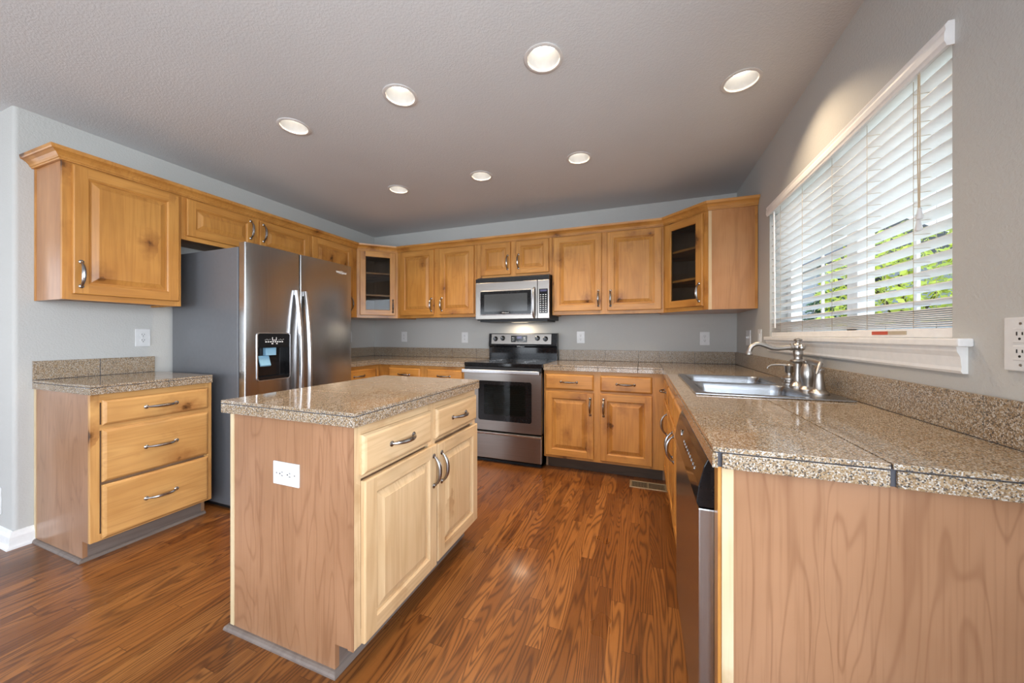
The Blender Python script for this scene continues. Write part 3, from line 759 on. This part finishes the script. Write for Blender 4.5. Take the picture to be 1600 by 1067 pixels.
for o in (tl, gb): flat(cut(o, MB().box(SX0+.015, SX1-.015, SY0+.015, SY1-.015, .8, 1.0).build('cutter', 'grout')))
b = MB(); xs = [-1.600]+jx+[-.636, -.335, -.013]
for a, e in zip(xs, xs[1:]): b.box(a+.001, e-.001, -.013, -.002, ZC+.002, 1.022, 0, .0012, 2)
ys = [-.002, -.245, -.557, -.87, -1.182, -1.495, -1.807, -2.117, -2.41, YE]
for a, e in zip(ys, ys[1:]): b.box(-.013, -.002, e+.001, a-.001, ZC+.002, 1.022, 0, .0012, 2)
b.box(-1.599, -.003, -.0115, -.002, ZC-.001, 1.021, 1).box(-.0115, -.002, YE+.001, -.003, ZC-.001, 1.021, 1)
b.build('backsplash', ['honed', 'grout'], t)
# island top
t = thing('countertop', 'granite tile countertop on top of the kitchen island', 'countertop', (0, 0, 0))
m = MB(); a, e, c, d_ = -2.335, -1.6635, -2.7187, -1.790
ix = [-2.145, -1.822]; iy = [c+PT, c+2*PT]
tile_rects(a, e, c, d_, ix, iy, m, ZC-TT, ZC)
edge_tiles(m, 'x', c, -1, a+.012, e-.012, [-2.128, -1.812]); edge_tiles(m, 'x', d_, 1, a+.012, e-.012, ix)
edge_tiles(m, 'y', e, 1, c, d_, [-2.42, -2.11]); edge_tiles(m, 'y', a, -1, c, d_, iy)
m.build('granite_tiles', 'granite', t)
MB().box(a+.004, e-.004, c+.004, d_-.004, .867, ZC-.002).build('grout_bed', 'grout', t)

# ------------------------------------------------------------------ sink and fittings
t = thing('kitchen_sink', 'stainless double-bowl drop-in sink below the window', 'sink', (0, 0, ZC))
rim = MB().box(SX0, SX1, SY0, SY1, 0.0005, .008, 0, .003, 2).build('rim', 'sink', t)
ymid = (SY0+SY1)/2
bowls = [(SY0+.035, ymid-.016), (ymid+.016, SY1-.035)]; BX0, BX1 = SX0+.035, SX1-.115
cm = MB()
def rrect(x0, x1, y0, y1, r, n=5):
    out = []
    for cx, cy, a0 in ((x1-r, y1-r, 0), (x0+r, y1-r, PI/2), (x0+r, y0+r, PI), (x1-r, y0+r, 3*PI/2)):
        for k in range(n+1): a = a0+PI/2*k/n; out.append((cx+r*math.cos(a), cy+r*math.sin(a)))
    return out
for a, b_ in bowls: cm.poly_prism(rrect(BX0, BX1, a, b_, .05), -.05, .05)
ct_ = cm.build('cutter', 'sink'); ct_.location.z = ZC
cut(rim, ct_)
for p_ in rim.data.polygons: p_.use_smooth = False
for a, b_ in bowls:
    m = MB(); rings = []
    for off, zz, r in ((0, .008, .05), (.002, .003, .05), (.006, -.02, .05), (.014, -.15, .05), (.03, -.172, .05), (.06, -.178, .03)):
        rings.append([m.bm.verts.new((x, y, zz)) for x, y in rrect(BX0+off, BX1-off, a+off, b_-off, r)])
    for q, w_ in zip(rings, rings[1:]):
        n = len(q)
        for k in range(n): m.bm.faces.new((q[k], w_[k], w_[(k+1) % n], q[(k+1) % n]))
    m.bm.faces.new(rings[-1])
    bo = m.build('bowl', 'sink', t, recalc=False, smooth=True, sharp=60)
    MB().lathe([(.042, -.178), (.042, -.1765), (.03, -.1755), (.028, -.179), (.001, -.179)], ((BX0+BX1)/2, (a+b_)/2, 0), seg=24, closed=False).build('drain', 'nickel', bo)

FX = -.088; zs_ = ZC+.008
t = thing('faucet', 'nickel bridge-style faucet with curved spout and side lever behind the sink', 'faucet', (FX, -1.556, zs_))
MB().lathe([(.033, 0), (.033, .006), (.027, .014), (.019, .022), (.0165, .03), (.0155, .085), (.0175, .112), (.030, .119), (.032, .124), (.030, .129), (.018, .133), (.016, .142), (.019, .150), (.020, .168), (.017, .175), (.022, .182), (.023, .198), (.017, .208), (.010, .212), (.009, .217), (.016, .221), (.017, .226), (.009, .231), (.003, .233)], seg=28).build('post', 'nickel', t)
sp = [(0, 0, .190), (-.022, 0, .190), (-.05, 0, .187), (-.08, 0, .182), (-.105, .0, .184), (-.13, 0, .195), (-.152, 0, .204), (-.172, 0, .203), (-.188, 0, .193), (-.196, 0, .178), (-.199, 0, .165)]
MB().tube(sp, [.014, .014, .0125, .0115, .011, .0108, .0105, .0105, .0105, .011, .0115], 14).lathe([(.0115, .168), (.0145, .162), (.0155, .152), (.013, .149), (.002, .149)], (-.1995, 0, 0), seg=20).lathe([(.017, -.022), (.017, -.03), (.013, -.033)], (0, 0, .190), axis='x', seg=20).build('spout', 'nickel', t)
MB().lathe([(.008, 0), (.008, -.022), (.013, -.026), (.014, -.034), (.009, -.041), (.002, -.043)], (0, -.014, .190), axis='y', seg=18).build('side_finial', 'nickel', t)
t = thing('lever_valve', 'bulbous nickel lever valve between the faucet post and the side sprayer', 'faucet handle', (FX, -1.662, zs_))
MB().lathe([(.032, 0), (.032, .005), (.026, .012), (.022, .018), (.0225, .03), (.027, .05), (.0285, .072), (.026, .095), (.019, .112), (.016, .118), (.019, .124), (.018, .132), (.010, .138), (.002, .139)], seg=28).build('body', 'nickel', t)
MB().tube([(0, .022, .126), (0, 0, .133), (0, -.05, .131), (0, -.10, .128), (0, -.128, .128)], [.007, .012, .0125, .011, .0085], 12).tube([(-.001, -.125, .131), (-.012, -.135, .112), (-.022, -.141, .086)], [.008, .007, .004], 10).build('lever', 'nickel', t)
t = thing('side_sprayer', 'cone-shaped nickel side sprayer, nearest of the fittings behind the sink', 'sprayer', (FX, -1.768, zs_))
MB().lathe([(.036, 0), (.036, .005), (.029, .011), (.023, .018), (.021, .024), (.0175, .053), (.0155, .083), (.0165, .092), (.0185, .098), (.017, .105), (.008, .108), (.001, .108)], seg=28).build('body', 'nickel', t)
t = thing('soap_dispenser', 'small nickel soap dispenser with thin curved nozzle beside the faucet', 'soap dispenser', (FX, -1.452, zs_))
MB().lathe([(.030, 0), (.030, .005), (.022, .010), (.022, .02), (.033, .024), (.033, .032), (.022, .036), (.012, .045), (.012, .055), (.018, .062), (.021, .085), (.023, .092), (.012, .097), (.009, .101), (.001, .102)], seg=26).build('body', 'nickel', t)
MB().tube([(0, .0, .094), (-.02, .005, .096), (-.05, .012, .096), (-.072, .017, .093), (-.085, .02, .083), (-.088, .021, .074)], [.006, .005, .0042, .004, .0037, .0034], 10).build('nozzle', 'nickel', t)

# ------------------------------------------------------------------ dishwasher
t = thing('dishwasher', 'stainless dishwasher with black control panel at the end of the sink run', 'dishwasher', (0, 0, 0))
DY0, DY1 = -2.6180, -2.008
MB().box(-.60, -.01, DY0+.006, DY1-.004, .02, .86).build('tub', 'satinblack', t)
MB().box(-.655, -.605, DY0, DY1, .115, .735, bev=.004).build('door', 'steelV', t)
cp_ = MB().poly_prism([(-.605, .738), (-.655, .738), (-.660, .748), (-.655, .79), (-.643, .84), (-.634, .860), (-.605, .862)], DY0, DY1, axis='y', bev=.002).build('control_panel', 'black', t)
MB().box(-.54, -.53, DY0+.01, DY1-.01, .0, .115).build('toe_kick', 'satinblack', t)
bt = MB()
for k in range(9):
    yy = DY0+.10+k*.032; bt.lathe([(.007, 0), (.007, -.0035), (.002, -.004)], (-.6505, yy, .800), axis='x', seg=12)
bt.lathe([(.016, 0), (.016, -.004), (.002, -.005)], (-.650, DY0+.45, .803), axis='x', seg=16)
bt.build('buttons', 'pewter', cp_)

# ------------------------------------------------------------------ refrigerator
FY0, FY1 = -2.078, -1.182
t = thing('refrigerator', 'tall stainless side-by-side refrigerator with grey side and black dispenser', 'refrigerator', (XL, FY0, 0), PI/2)
FWd = FY1-FY0
MB().box(0, FWd, -.745, -.02, .03, 1.755, bev=.006).build('body', 'fridge_side', t)
MB().box(.02, FWd-.02, -.70, -.05, 0, .035).build('base_grille', 'satinblack', t)
MB().box(.02, FWd-.02, -.752, -.745, .06, 1.75).build('door_gasket', 'satinblack', t)
def fdoor(x0, x1, name='door'):
    out = []; n = 10; yb, yf, bow, r = -.755, -.812, .007, .008
    out += [(x0, yb), (x0, yf+r)]
    for k in range(1, 5): a = PI/2*k/5; out.append((x0+r-r*math.cos(a), yf+r-r*math.sin(a)))
    for k in range(n+1):
        s = k/n; out.append((x0+r+(x1-x0-2*r)*s, yf-bow*(1-(2*s-1)**2)))
    for k in range(1, 5): a = PI/2*k/5; out.append((x1-r+r*math.sin(a), yf+r-r*math.cos(a)))
    out += [(x1, yf+r), (x1, yb)]
    return MB().poly_prism(out, .07, 1.782).build(name, 'steelV', t, smooth=True)
XG = .393
d1 = fdoor(.002, XG-.004); d2 = fdoor(XG+.004, FWd-.002)
# dispenser recess cut into the freezer door
ex0, ex1, ez0, ez1 = .076, .305, .862, 1.184
cut(d1, MB().poly_prism(rrect(ex0, ex1, ez0, ez1, .016), -.90, -.77, axis='y').build('cutter', 'steelV', t))
dp = MB()
R_o, R_i = rrect(ex0-.004, ex1+.004, ez0-.004, ez1+.004, .018), rrect(ex0+.002, ex1-.002, ez0+.002, ez1-.002, .014)
n = len(R_o)
for k in range(n):
    q = (k+1) % n
    dp.quad((R_o[k][0], -.8225, R_o[k][1]), (R_o[q][0], -.8225, R_o[q][1]), (R_i[q][0], -.8225, R_i[q][1]), (R_i[k][0], -.8225, R_i[k][1]), mi=1)
    dp.quad((R_o[k][0], -.8225, R_o[k][1]), (R_o[q][0], -.8225, R_o[q][1]), (R_o[q][0], -.813, R_o[q][1]), (R_o[k][0], -.813, R_o[k][1]), mi=1)
    dp.quad((R_i[k][0], -.8225, R_i[k][1]), (R_i[q][0], -.8225, R_i[q][1]), (R_i[q][0], -.772, R_i[q][1]), (R_i[k][0], -.772, R_i[k][1]), mi=0)
dp.box(ex0, ex1, -.772, -.770, ez0, ez1, 0)
dp.box(ex0+.003, ex1-.003, -.819, -.775, 1.085, ez1-.003, 0)
dp.box(ex0+.003, ex1-.003, -.818, -.775, ez0+.003, ez0+.022, 0)
dsp = dp.build('water_dispenser', ['black', 'steelB'], t)
MB().box(.142, .215, -.806, -.774, 1.030, 1.084, bev=.003).build('ice_chute', 'screen', dsp)
MB().poly_prism([(-.776, 1.026), (-.782, 1.028), (-.806, .962), (-.800, .955)], .106, .178, axis='x').build('lever_paddle', 'screen', dsp)
mk = MB()
for k in range(8): mk.box(.128+k*.0165, .139+k*.0165, -.8198, -.8188, 1.121, 1.128)
for k in range(4): mk.box(.126+k*.011, .131+k*.011, -.8198, -.8188, 1.136+.004*(k % 2), 1.139+.004*(k % 2)).box(.222+k*.011, .227+k*.011, -.8198, -.8188, 1.136+.004*(k % 2), 1.139+.004*(k % 2))
mk.box(.176, .180, -.8198, -.8188, 1.134, 1.156).box(.204, .208, -.8198, -.8188, 1.134, 1.156).box(.180, .204, -.8198, -.8188, 1.134, 1.138).box(.172, .184, -.8198, -.8188, 1.108, 1.115).box(.204, .214, -.8198, -.8188, 1.108, 1.115)
mk.build('control_markings', 'ink', dsp)
def fhandle(x, par):
    m = MB(); n = 22; prof = []
    rings = []
    for k in range(n+1):
        s = -1+2*k/n; zz = .93+s*.575; out = .822+.050*(1-abs(s)**2.2)
        w2 = .0135; th = .016
        vs = [m.bm.verts.new((x+a, -(out+b_), zz)) for a, b_ in ((-w2, -th*.3), (-w2*.9, th*.75), (-w2*.5, th), (w2*.5, th), (w2*.9, th*.75), (w2, -th*.3))]
        rings.append(vs)
    for a, b_ in zip(rings, rings[1:]):
        for k in range(6): m.bm.faces.new((a[k], a[(k+1) % 6], b_[(k+1) % 6], b_[k]))
    m.bm.faces.new(rings[0]); m.bm.faces.new(rings[-1])
    for s in (-1, 1): m.box(x-.011, x+.011, -.838, -.812, .93+s*.555-.016, .93+s*.555+.016, bev=.003)
    return m.build('handle', 'steelB', par)
fhandle(XG-.036, d1); fhandle(XG+.036, d2)
lettering('Whirlpool', .026, d2, (.775, -.8197, 1.708), (PI/2, 0, 0), 'ink')
MB().tube([(.735, -.8195, 1.704), (.77, -.8197, 1.722), (.81, -.8195, 1.716), (.79, -.8195, 1.699), (.745, -.8195, 1.697)], .0009, 6).build('badge_swirl', 'ink', d2)

# ------------------------------------------------------------------ range
RX0, RX1 = -2.367, -1.605
t = thing('range', 'stainless electric range with black glass cooktop on the back wall', 'range', (RX0, 0, 0))
RW = RX1-RX0
bd = MB().box(0, .02, -.62, -.02, .02, .885).box(RW-.02, RW, -.62, -.02, .02, .885).box(0, RW, -.06, -.02, .02, .885).box(.0, RW, -.62, -.02, .02, .30).box(0, RW, -.62, -.02, .80, .885)
bd.build('body', 'satinblack', t)
MB().box(.02, RW-.02, -.62, -.05, 0, .03).build('toe_plinth', 'satinblack', t)
ck = MB().box(-.004, RW+.004, -.655, -.085, .884, .917, 0, .005, 3)
ck.build('cooktop', 'black', t)
for i, (bx, by_, rr_) in enumerate(((.20, -.50, .10), (.56, -.50, .085), (.20, -.24, .075), (.56, -.24, .10))):
    MB().lathe([(rr_, .9171), (rr_, .9174), (rr_-.004, .9174), (rr_-.004, .9171)], (bx, by_, 0), seg=40, closed=False).build('burner_ring', 'pewter', t)
bg_ = MB().poly_prism([(-.02, .90), (-.085, .90), (-.09, 1.045), (-.100, 1.06), (-.085, 1.19), (-.02, 1.195)], 0, RW, axis='x', bev=.004, smooth=False).build('backguard', 'black', t)
def slant(z): return -.1005+(z-1.06)/.13*.0155
pts = [(slant(1.078)-.004, 1.078), (slant(1.186)-.004, 1.186), (slant(1.186)+.004, 1.186), (slant(1.078)+.004, 1.078)]
MB().poly_prism(pts, .032, RW-.06, axis='x', bev=.0015).build('control_fascia', 'steelH', bg_)
for kx, kz in ((.080, 1.133), (.165, 1.140), (.555, 1.140), (.642, 1.134)):
    k_ = MB().lathe([(.027, 0), (.026, -.006), (.021, -.010), (.019, -.026), (.016, -.029), (.001, -.029)], (kx, slant(kz)-.004, kz), axis='y', seg=20)
    k_.box(kx-.0035, kx+.0035, slant(kz)-.038, slant(kz)-.03, kz-.018, kz+.018)
    kn = k_.build('knob', 'black', bg_)
    MB().box(kx-.001, kx+.001, slant(kz)-.0388, slant(kz)-.038, kz+.004, kz+.017).build('pointer_mark', 'ink', kn)
ds = MB().box(.262, .440, slant(1.135)-.010, slant(1.135), 1.098, 1.168, 0, .002).build('display', 'black', bg_)
dm = MB().box(.33, .385, slant(1.15)-.0135, slant(1.15)-.009, 1.135, 1.160, 0)
for k in range(3):
    for s in (.275, .29, .40, .415): dm.box(s, s+.008, slant(1.135)-.0108, slant(1.135)-.010, 1.112+k*.016, 1.118+k*.016, 1)
for k in range(5): dm.box(.318+k*.018, .326+k*.018, slant(1.135)-.0108, slant(1.135)-.010, 1.105, 1.110, 1)
M['lcd'] = plain('blue_display', (0.05, 0.05, 0.12), 0.2)
dm.build('display_markings', ['lcd', 'ink'], ds)
lettering('Whirlpool', .02, bg_, (.37, -.0985, 1.052), (PI/2+.5, 0, 0), 'ink')
# oven door: steel frame round a tinted window
od = MB()
wx0, wx1, wz0, wz1 = .155, .665, .395, .750
DZ0, DZ1 = .300, .868
yf, yb = -.668, -.622
od.box(0.004, wx0, yf, yb, DZ0, DZ1-.03, 0, .0).box(wx1, RW-.004, yf, yb, DZ0, DZ1-.03, 0, .0).box(wx0, wx1, yf, yb, DZ0, wz0, 0).box(wx0, wx1, yf, yb, wz1, DZ1-.03, 0)
od = od.build('oven_door', 'steelH', t)
wf_ = MB(); Ro, Ri = rrect(wx0-.004, wx1+.004, wz0-.004, wz1+.004, .02), rrect(wx0+.055, wx1-.055, wz0+.05, wz1-.03, .012)
for k in range(len(Ro)):
    q = (k+1) % len(Ro)
    wf_.quad((Ro[k][0], -.6695, Ro[k][1]), (Ro[q][0], -.6695, Ro[q][1]), (Ri[q][0], -.6695, Ri[q][1]), (Ri[k][0], -.6695, Ri[k][1]))
wf_.build('window_border', 'black', od, recalc=False)
MB().box(wx0+.05, wx1-.05, -.6685, -.6655, wz0+.045, wz1-.025).build('oven_glass', 'ovenglass', od)
oi_ = MB(); oi_.box(.05, RW-.05, -.09, -.08, .31, .79).box(.04, .05, -.62, -.08, .31, .79).box(RW-.05, RW-.04, -.62, -.08, .31, .79).box(.04, RW-.04, -.62, -.08, .30, .31).box(.04, RW-.04, -.62, -.08, .785, .795)
M['enamel'] = plain('oven_enamel', (0.12, 0.13, 0.115), 0.5)
oi_.build('oven_cavity', 'enamel', t)
for rz_ in (.49, .63):
    k_ = MB()
    for j in range(6): k_.tube([(.052, -.60+j*.09, rz_), (RW-.052, -.60+j*.09, rz_)], .003, 6)
    for j in range(14): k_.tube([(.07+j*.047, -.60, rz_+.004), (.07+j*.047, -.15, rz_+.004)], .002, 5)
    k_.build('oven_rack', 'steelB', t)
hd = MB().box(.0, RW-.012, -.715, -.702, .826, .857, 0, .005, 3)
for xx in (.04, RW-.06): hd.box(xx, xx+.022, -.704, -.664, .828, .836+.018, 0, .002)
hd.build('handle', 'steelB', od)
MB().box(.006, RW-.006, -.6665, -.624, .842, .880, 0, .002).build('vent_strip', 'satinblack', t)
dr = MB().box(.004, RW-.004, -.668, -.622, .045, .288, 0, .003).build('storage_drawer', 'steelH', t)
MB().poly_prism([(-.668, .262), (-.686, .270), (-.688, .284), (-.668, .288)], .004, RW-.004, axis='x', bev=.002).build('drawer_lip', 'steelB', dr)

# ------------------------------------------------------------------ microwave
t = thing('microwave', 'stainless over-the-range microwave under the short wall cabinet', 'microwave', (-2.369, 0, 1.322))
MW = .765
MB().box(0.004, MW-.004, -.385, -.005, 0, .428).build('body', 'satinblack', t)
MB().box(.03, MW-.03, -.37, -.05, -.016, 0).build('vent_base', 'satinblack', t)
vg = MB().box(0, MW, -.418, -.386, .376, .416, 0, .003)
for k in range(3): vg.box(.01, MW-.01, -.421, -.417, .384+k*.010, .388+k*.010)
vg.build('vent_grille', 'satinblack', t)
wa, wb_, wc, wd_ = .058, .592, .056, .284
md_ = MB().box(0, .648, -.420, -.386, .008, .374, 0, .004)
md = md_.build('door', 'steelH', t)
Ro, Ri = rrect(wa-.010, wb_+.010, wc-.010, wd_+.010, .016), rrect(wa, wb_, wc, wd_, .010)
tm = MB()
for k in range(len(Ro)):
    q = (k+1) % len(Ro)
    tm.quad((Ro[k][0], -.421, Ro[k][1]), (Ro[q][0], -.421, Ro[q][1]), (Ri[q][0], -.4235, Ri[q][1]), (Ri[k][0], -.4235, Ri[k][1]))
tm.build('window_trim', 'steelB', md, recalc=False)
wi = MB().box(wa, wb_, -.4225, -.420, wc, wd_, 0).build('window', 'black', md)
M['mesh'] = plain('grey_screen_mesh', (0.045, 0.048, 0.05), 0.12)
MB().box(wa+.04, wb_-.04, -.4232, -.4225, wc+.028, wd_-.028).build('screen', 'mesh', wi)
lettering('Whirlpool', .017, md, (.325, -.4236, .070), (PI/2, 0, 0), 'ink')
hp = [(.622, -.424, .018), (.620, -.440, .035), (.619, -.452, .08), (.619, -.458, .16), (.619, -.452, .24), (.620, -.440, .285), (.622, -.424, .30)]
MB().tube(hp, [.010, .012, .013, .013, .013, .012, .010], 12).build('handle', 'steelB', md)
pn_ = MB().box(.652, MW, -.420, -.386, .008, .374, 0, .004).build('control_panel', 'steelH', t)
kp = MB().box(.668, .752, -.4225, -.4195, .058, .288, 0, .001).build('keypad', 'black', pn_)
km = MB()
for r_ in range(9):
    for c_ in range(3): km.box(.677+c_*.025, .690+c_*.025, -.4232, -.4226, .068+r_*.020, .075+r_*.020)
km.build('keypad_markings', 'ink', kp)
MB().box(.678, .742, -.4232, -.4226, .262, .280).build('display', 'lcd', kp)
MB().box(.30, .46, -.18, -.10, -.0175, -.016).build('task_lamp', 'task', t)
al = area('microwave_task_light', (-2.369+.38, -.14, 1.300), (0, 0, 0), .16, .08, 2.2, (1.0, .82, .6)); al.parent = None

# ------------------------------------------------------------------ outlets, switches
def plate(kind, label, cat, loc, rz, w=.072, h=.117, horiz=False, group=None):
    t = thing(kind, label, cat, loc, rz, group)
    W_, H_ = (h, w) if horiz else (w, h)
    MB().box(-W_/2, W_/2, -.006, 0, -H_/2, H_/2, 0, .0025, 2).build('cover_plate', 'plate', t)
    return t
def duplex(label, loc, rz, w=.072, h=.117, horiz=False, decora=False):
    t = plate('wall_outlet', label, 'outlet', loc, rz, w, h, horiz)
    for s in (-1, 1):
        m = MB()
        def P(u, v): return (v, u) if horiz else (u, v)
        cu, cv = 0, s*.0195
        if decora:
            a, b_ = P(.0165, .0165); c_ = P(cu, cv); m.box(c_[0]-a, c_[0]+a, -.0078, -.005, c_[1]-b_, c_[1]+b_, 0, .001, 1)
        else:
            a = P(cu, cv); m.lathe([(.0165, -.005), (.0165, -.0075), (.002, -.0078)], (a[0], 0, a[1]), axis='y', seg=20)
        r_ = m.build('receptacle', 'plate', t)
        q = MB()
        for du, hh in ((-.0062, .0042), (.0062, .0034)):
            c_ = P(cu+du, cv+.004); e_ = P(.0012, hh); q.box(c_[0]-e_[0], c_[0]+e_[0], -.0084, -.0076, c_[1]-e_[1], c_[1]+e_[1])
        c_ = P(cu, cv-.0075); q.lathe([(.0028, -.0076), (.0028, -.0084)], (c_[0], 0, c_[1]), axis='y', seg=10)
        q.build('slots', 'dark', r_)
    sc = MB()
    for s in ((-1, 1) if decora else (0,)):
        c_ = (s*.046, 0) if horiz else (0, s*.046)
        sc.lathe([(.003, -.006), (.003, -.007), (.001, -.0072)], (c_[0], 0, c_[1]), axis='y', seg=10)
    sc.build('screw', 'nickel', t)
    return t
duplex('white outlet on the back wall nearest the left corner', (-3.560, 0, 1.154), 0, .080, .122)
duplex('white outlet on the back wall just left of the range', (-2.714, 0, 1.146), 0, .080, .122)
duplex('white outlet on the back wall just right of the range', (-1.378, 0, 1.150), 0, .080, .122)
duplex('white outlet on the back wall under the right glass corner cabinet', (-.253, 0, 1.141), 0, .080, .122)
duplex('white outlet on the left wall above the three-drawer base counter', (XL, -2.231, 1.153), PI/2, .078, .120)
duplex('white outlet on the left wall just past the refrigerator, mostly hidden', (XL, -.415, 1.150), PI/2, .080, .122)
duplex('large white outlet at the right edge, near the window sill', (0, -2.490, 1.148), -PI/2, .078, .120, decora=True)
duplex('white horizontal outlet on the veneered end of the island', (-2.010, -2.689, .660), 0, .084, .132, horiz=True, decora=True)
duplex('white outlet low on the wall at the far left edge of the photo', (-4.211, YC, .235), 0, .080, .150)
t = plate('light_switch', 'white light switch with toggle on the window wall nearest the back corner', 'switch', (0, -.372, 1.150), -PI/2, .116, .120)
for s in (-1, 1):
    MB().box(s*.023-.005, s*.023+.005, -.014, -.005, -.004, .012, 0, .0015, rot=Matrix.Rotation(.4, 3, 'X')).build('toggle', 'plate', t)
t = plate('light_switch', 'white rocker switch on the window wall beside the window sill', 'switch', (0, -.655, 1.150), -PI/2, .075, .125)
MB().box(-.016, .016, -.009, -.005, -.033, .033, 0, .0015, rot=Matrix.Rotation(.05, 3, 'X')).build('rocker', 'plate', t)

# ------------------------------------------------------------------ floor register
t = thing('floor_vent', 'long metal floor vent in front of the right base cabinet', 'vent', (-.745, -.690, 0))
v = MB().box(-.135, .135, -.066, -.052, 0, .004, 0, .001).box(-.135, .135, .052, .066, 0, .004, 0, .001).box(-.135, -.118, -.052, .052, 0, .004).box(.118, .135, -.052, .052, 0, .004).box(-.006, .006, -.052, .052, 0, .004)
v.build('frame', 'brass', t)
MB().box(-.118, .118, -.052, .052, .0002, .001).build('duct', 'dark', t)
s_ = MB()
for k in range(10):
    for o_ in (-.112, .012): s_.box(o_+k*.0108, o_+k*.0108+.004, -.052, .052, .001, .0032)
s_.build('slats', 'brass', t)

# ------------------------------------------------------------------ recessed ceiling lights
WHERE = ['leftmost in the near row, above the refrigerator side', 'second from left in the near row', 'third from left in the near row, right of the island', 'nearest the window, above the sink', 'far row, leftmost', 'far row, middle', 'far row, rightmost, toward the range']
for (x, y), w_ in zip(LIGHTS, WHERE):
    t = thing('recessed_light', 'round white recessed ceiling light, '+w_, 'ceiling light', (x, y, H), 0, 'recessed lights in the ceiling')
    MB().lathe([(.074, -.001), (.089, -.0003), (.0895, -.003), (.084, -.005), (.0745, -.0045), (.0725, -.001)], seg=40, closed=False).build('trim_ring', 'trimring', t)
    MB().lathe([(.0725, -.002), (.068, .03), (.060, .066)], seg=40, closed=False).build('baffle', 'baffle', t, recalc=False)
    MB().lathe([(.0015, .060), (.04, .061), (.058, .065), (.060, .072), (.0015, .072)], seg=32, closed=False).build('bulb', 'bulb', t)
    l = bpy.data.lights.new('recessed_lamp', 'AREA'); l.shape = 'DISK'; l.size = .10; l.energy = LAMP_WATTS; l.color = WARM; l.spread = math.radians(118)
    o = bpy.data.objects.new('recessed_lamp', l); COL.objects.link(o); o.parent = t; o.location = (0, 0, .020)
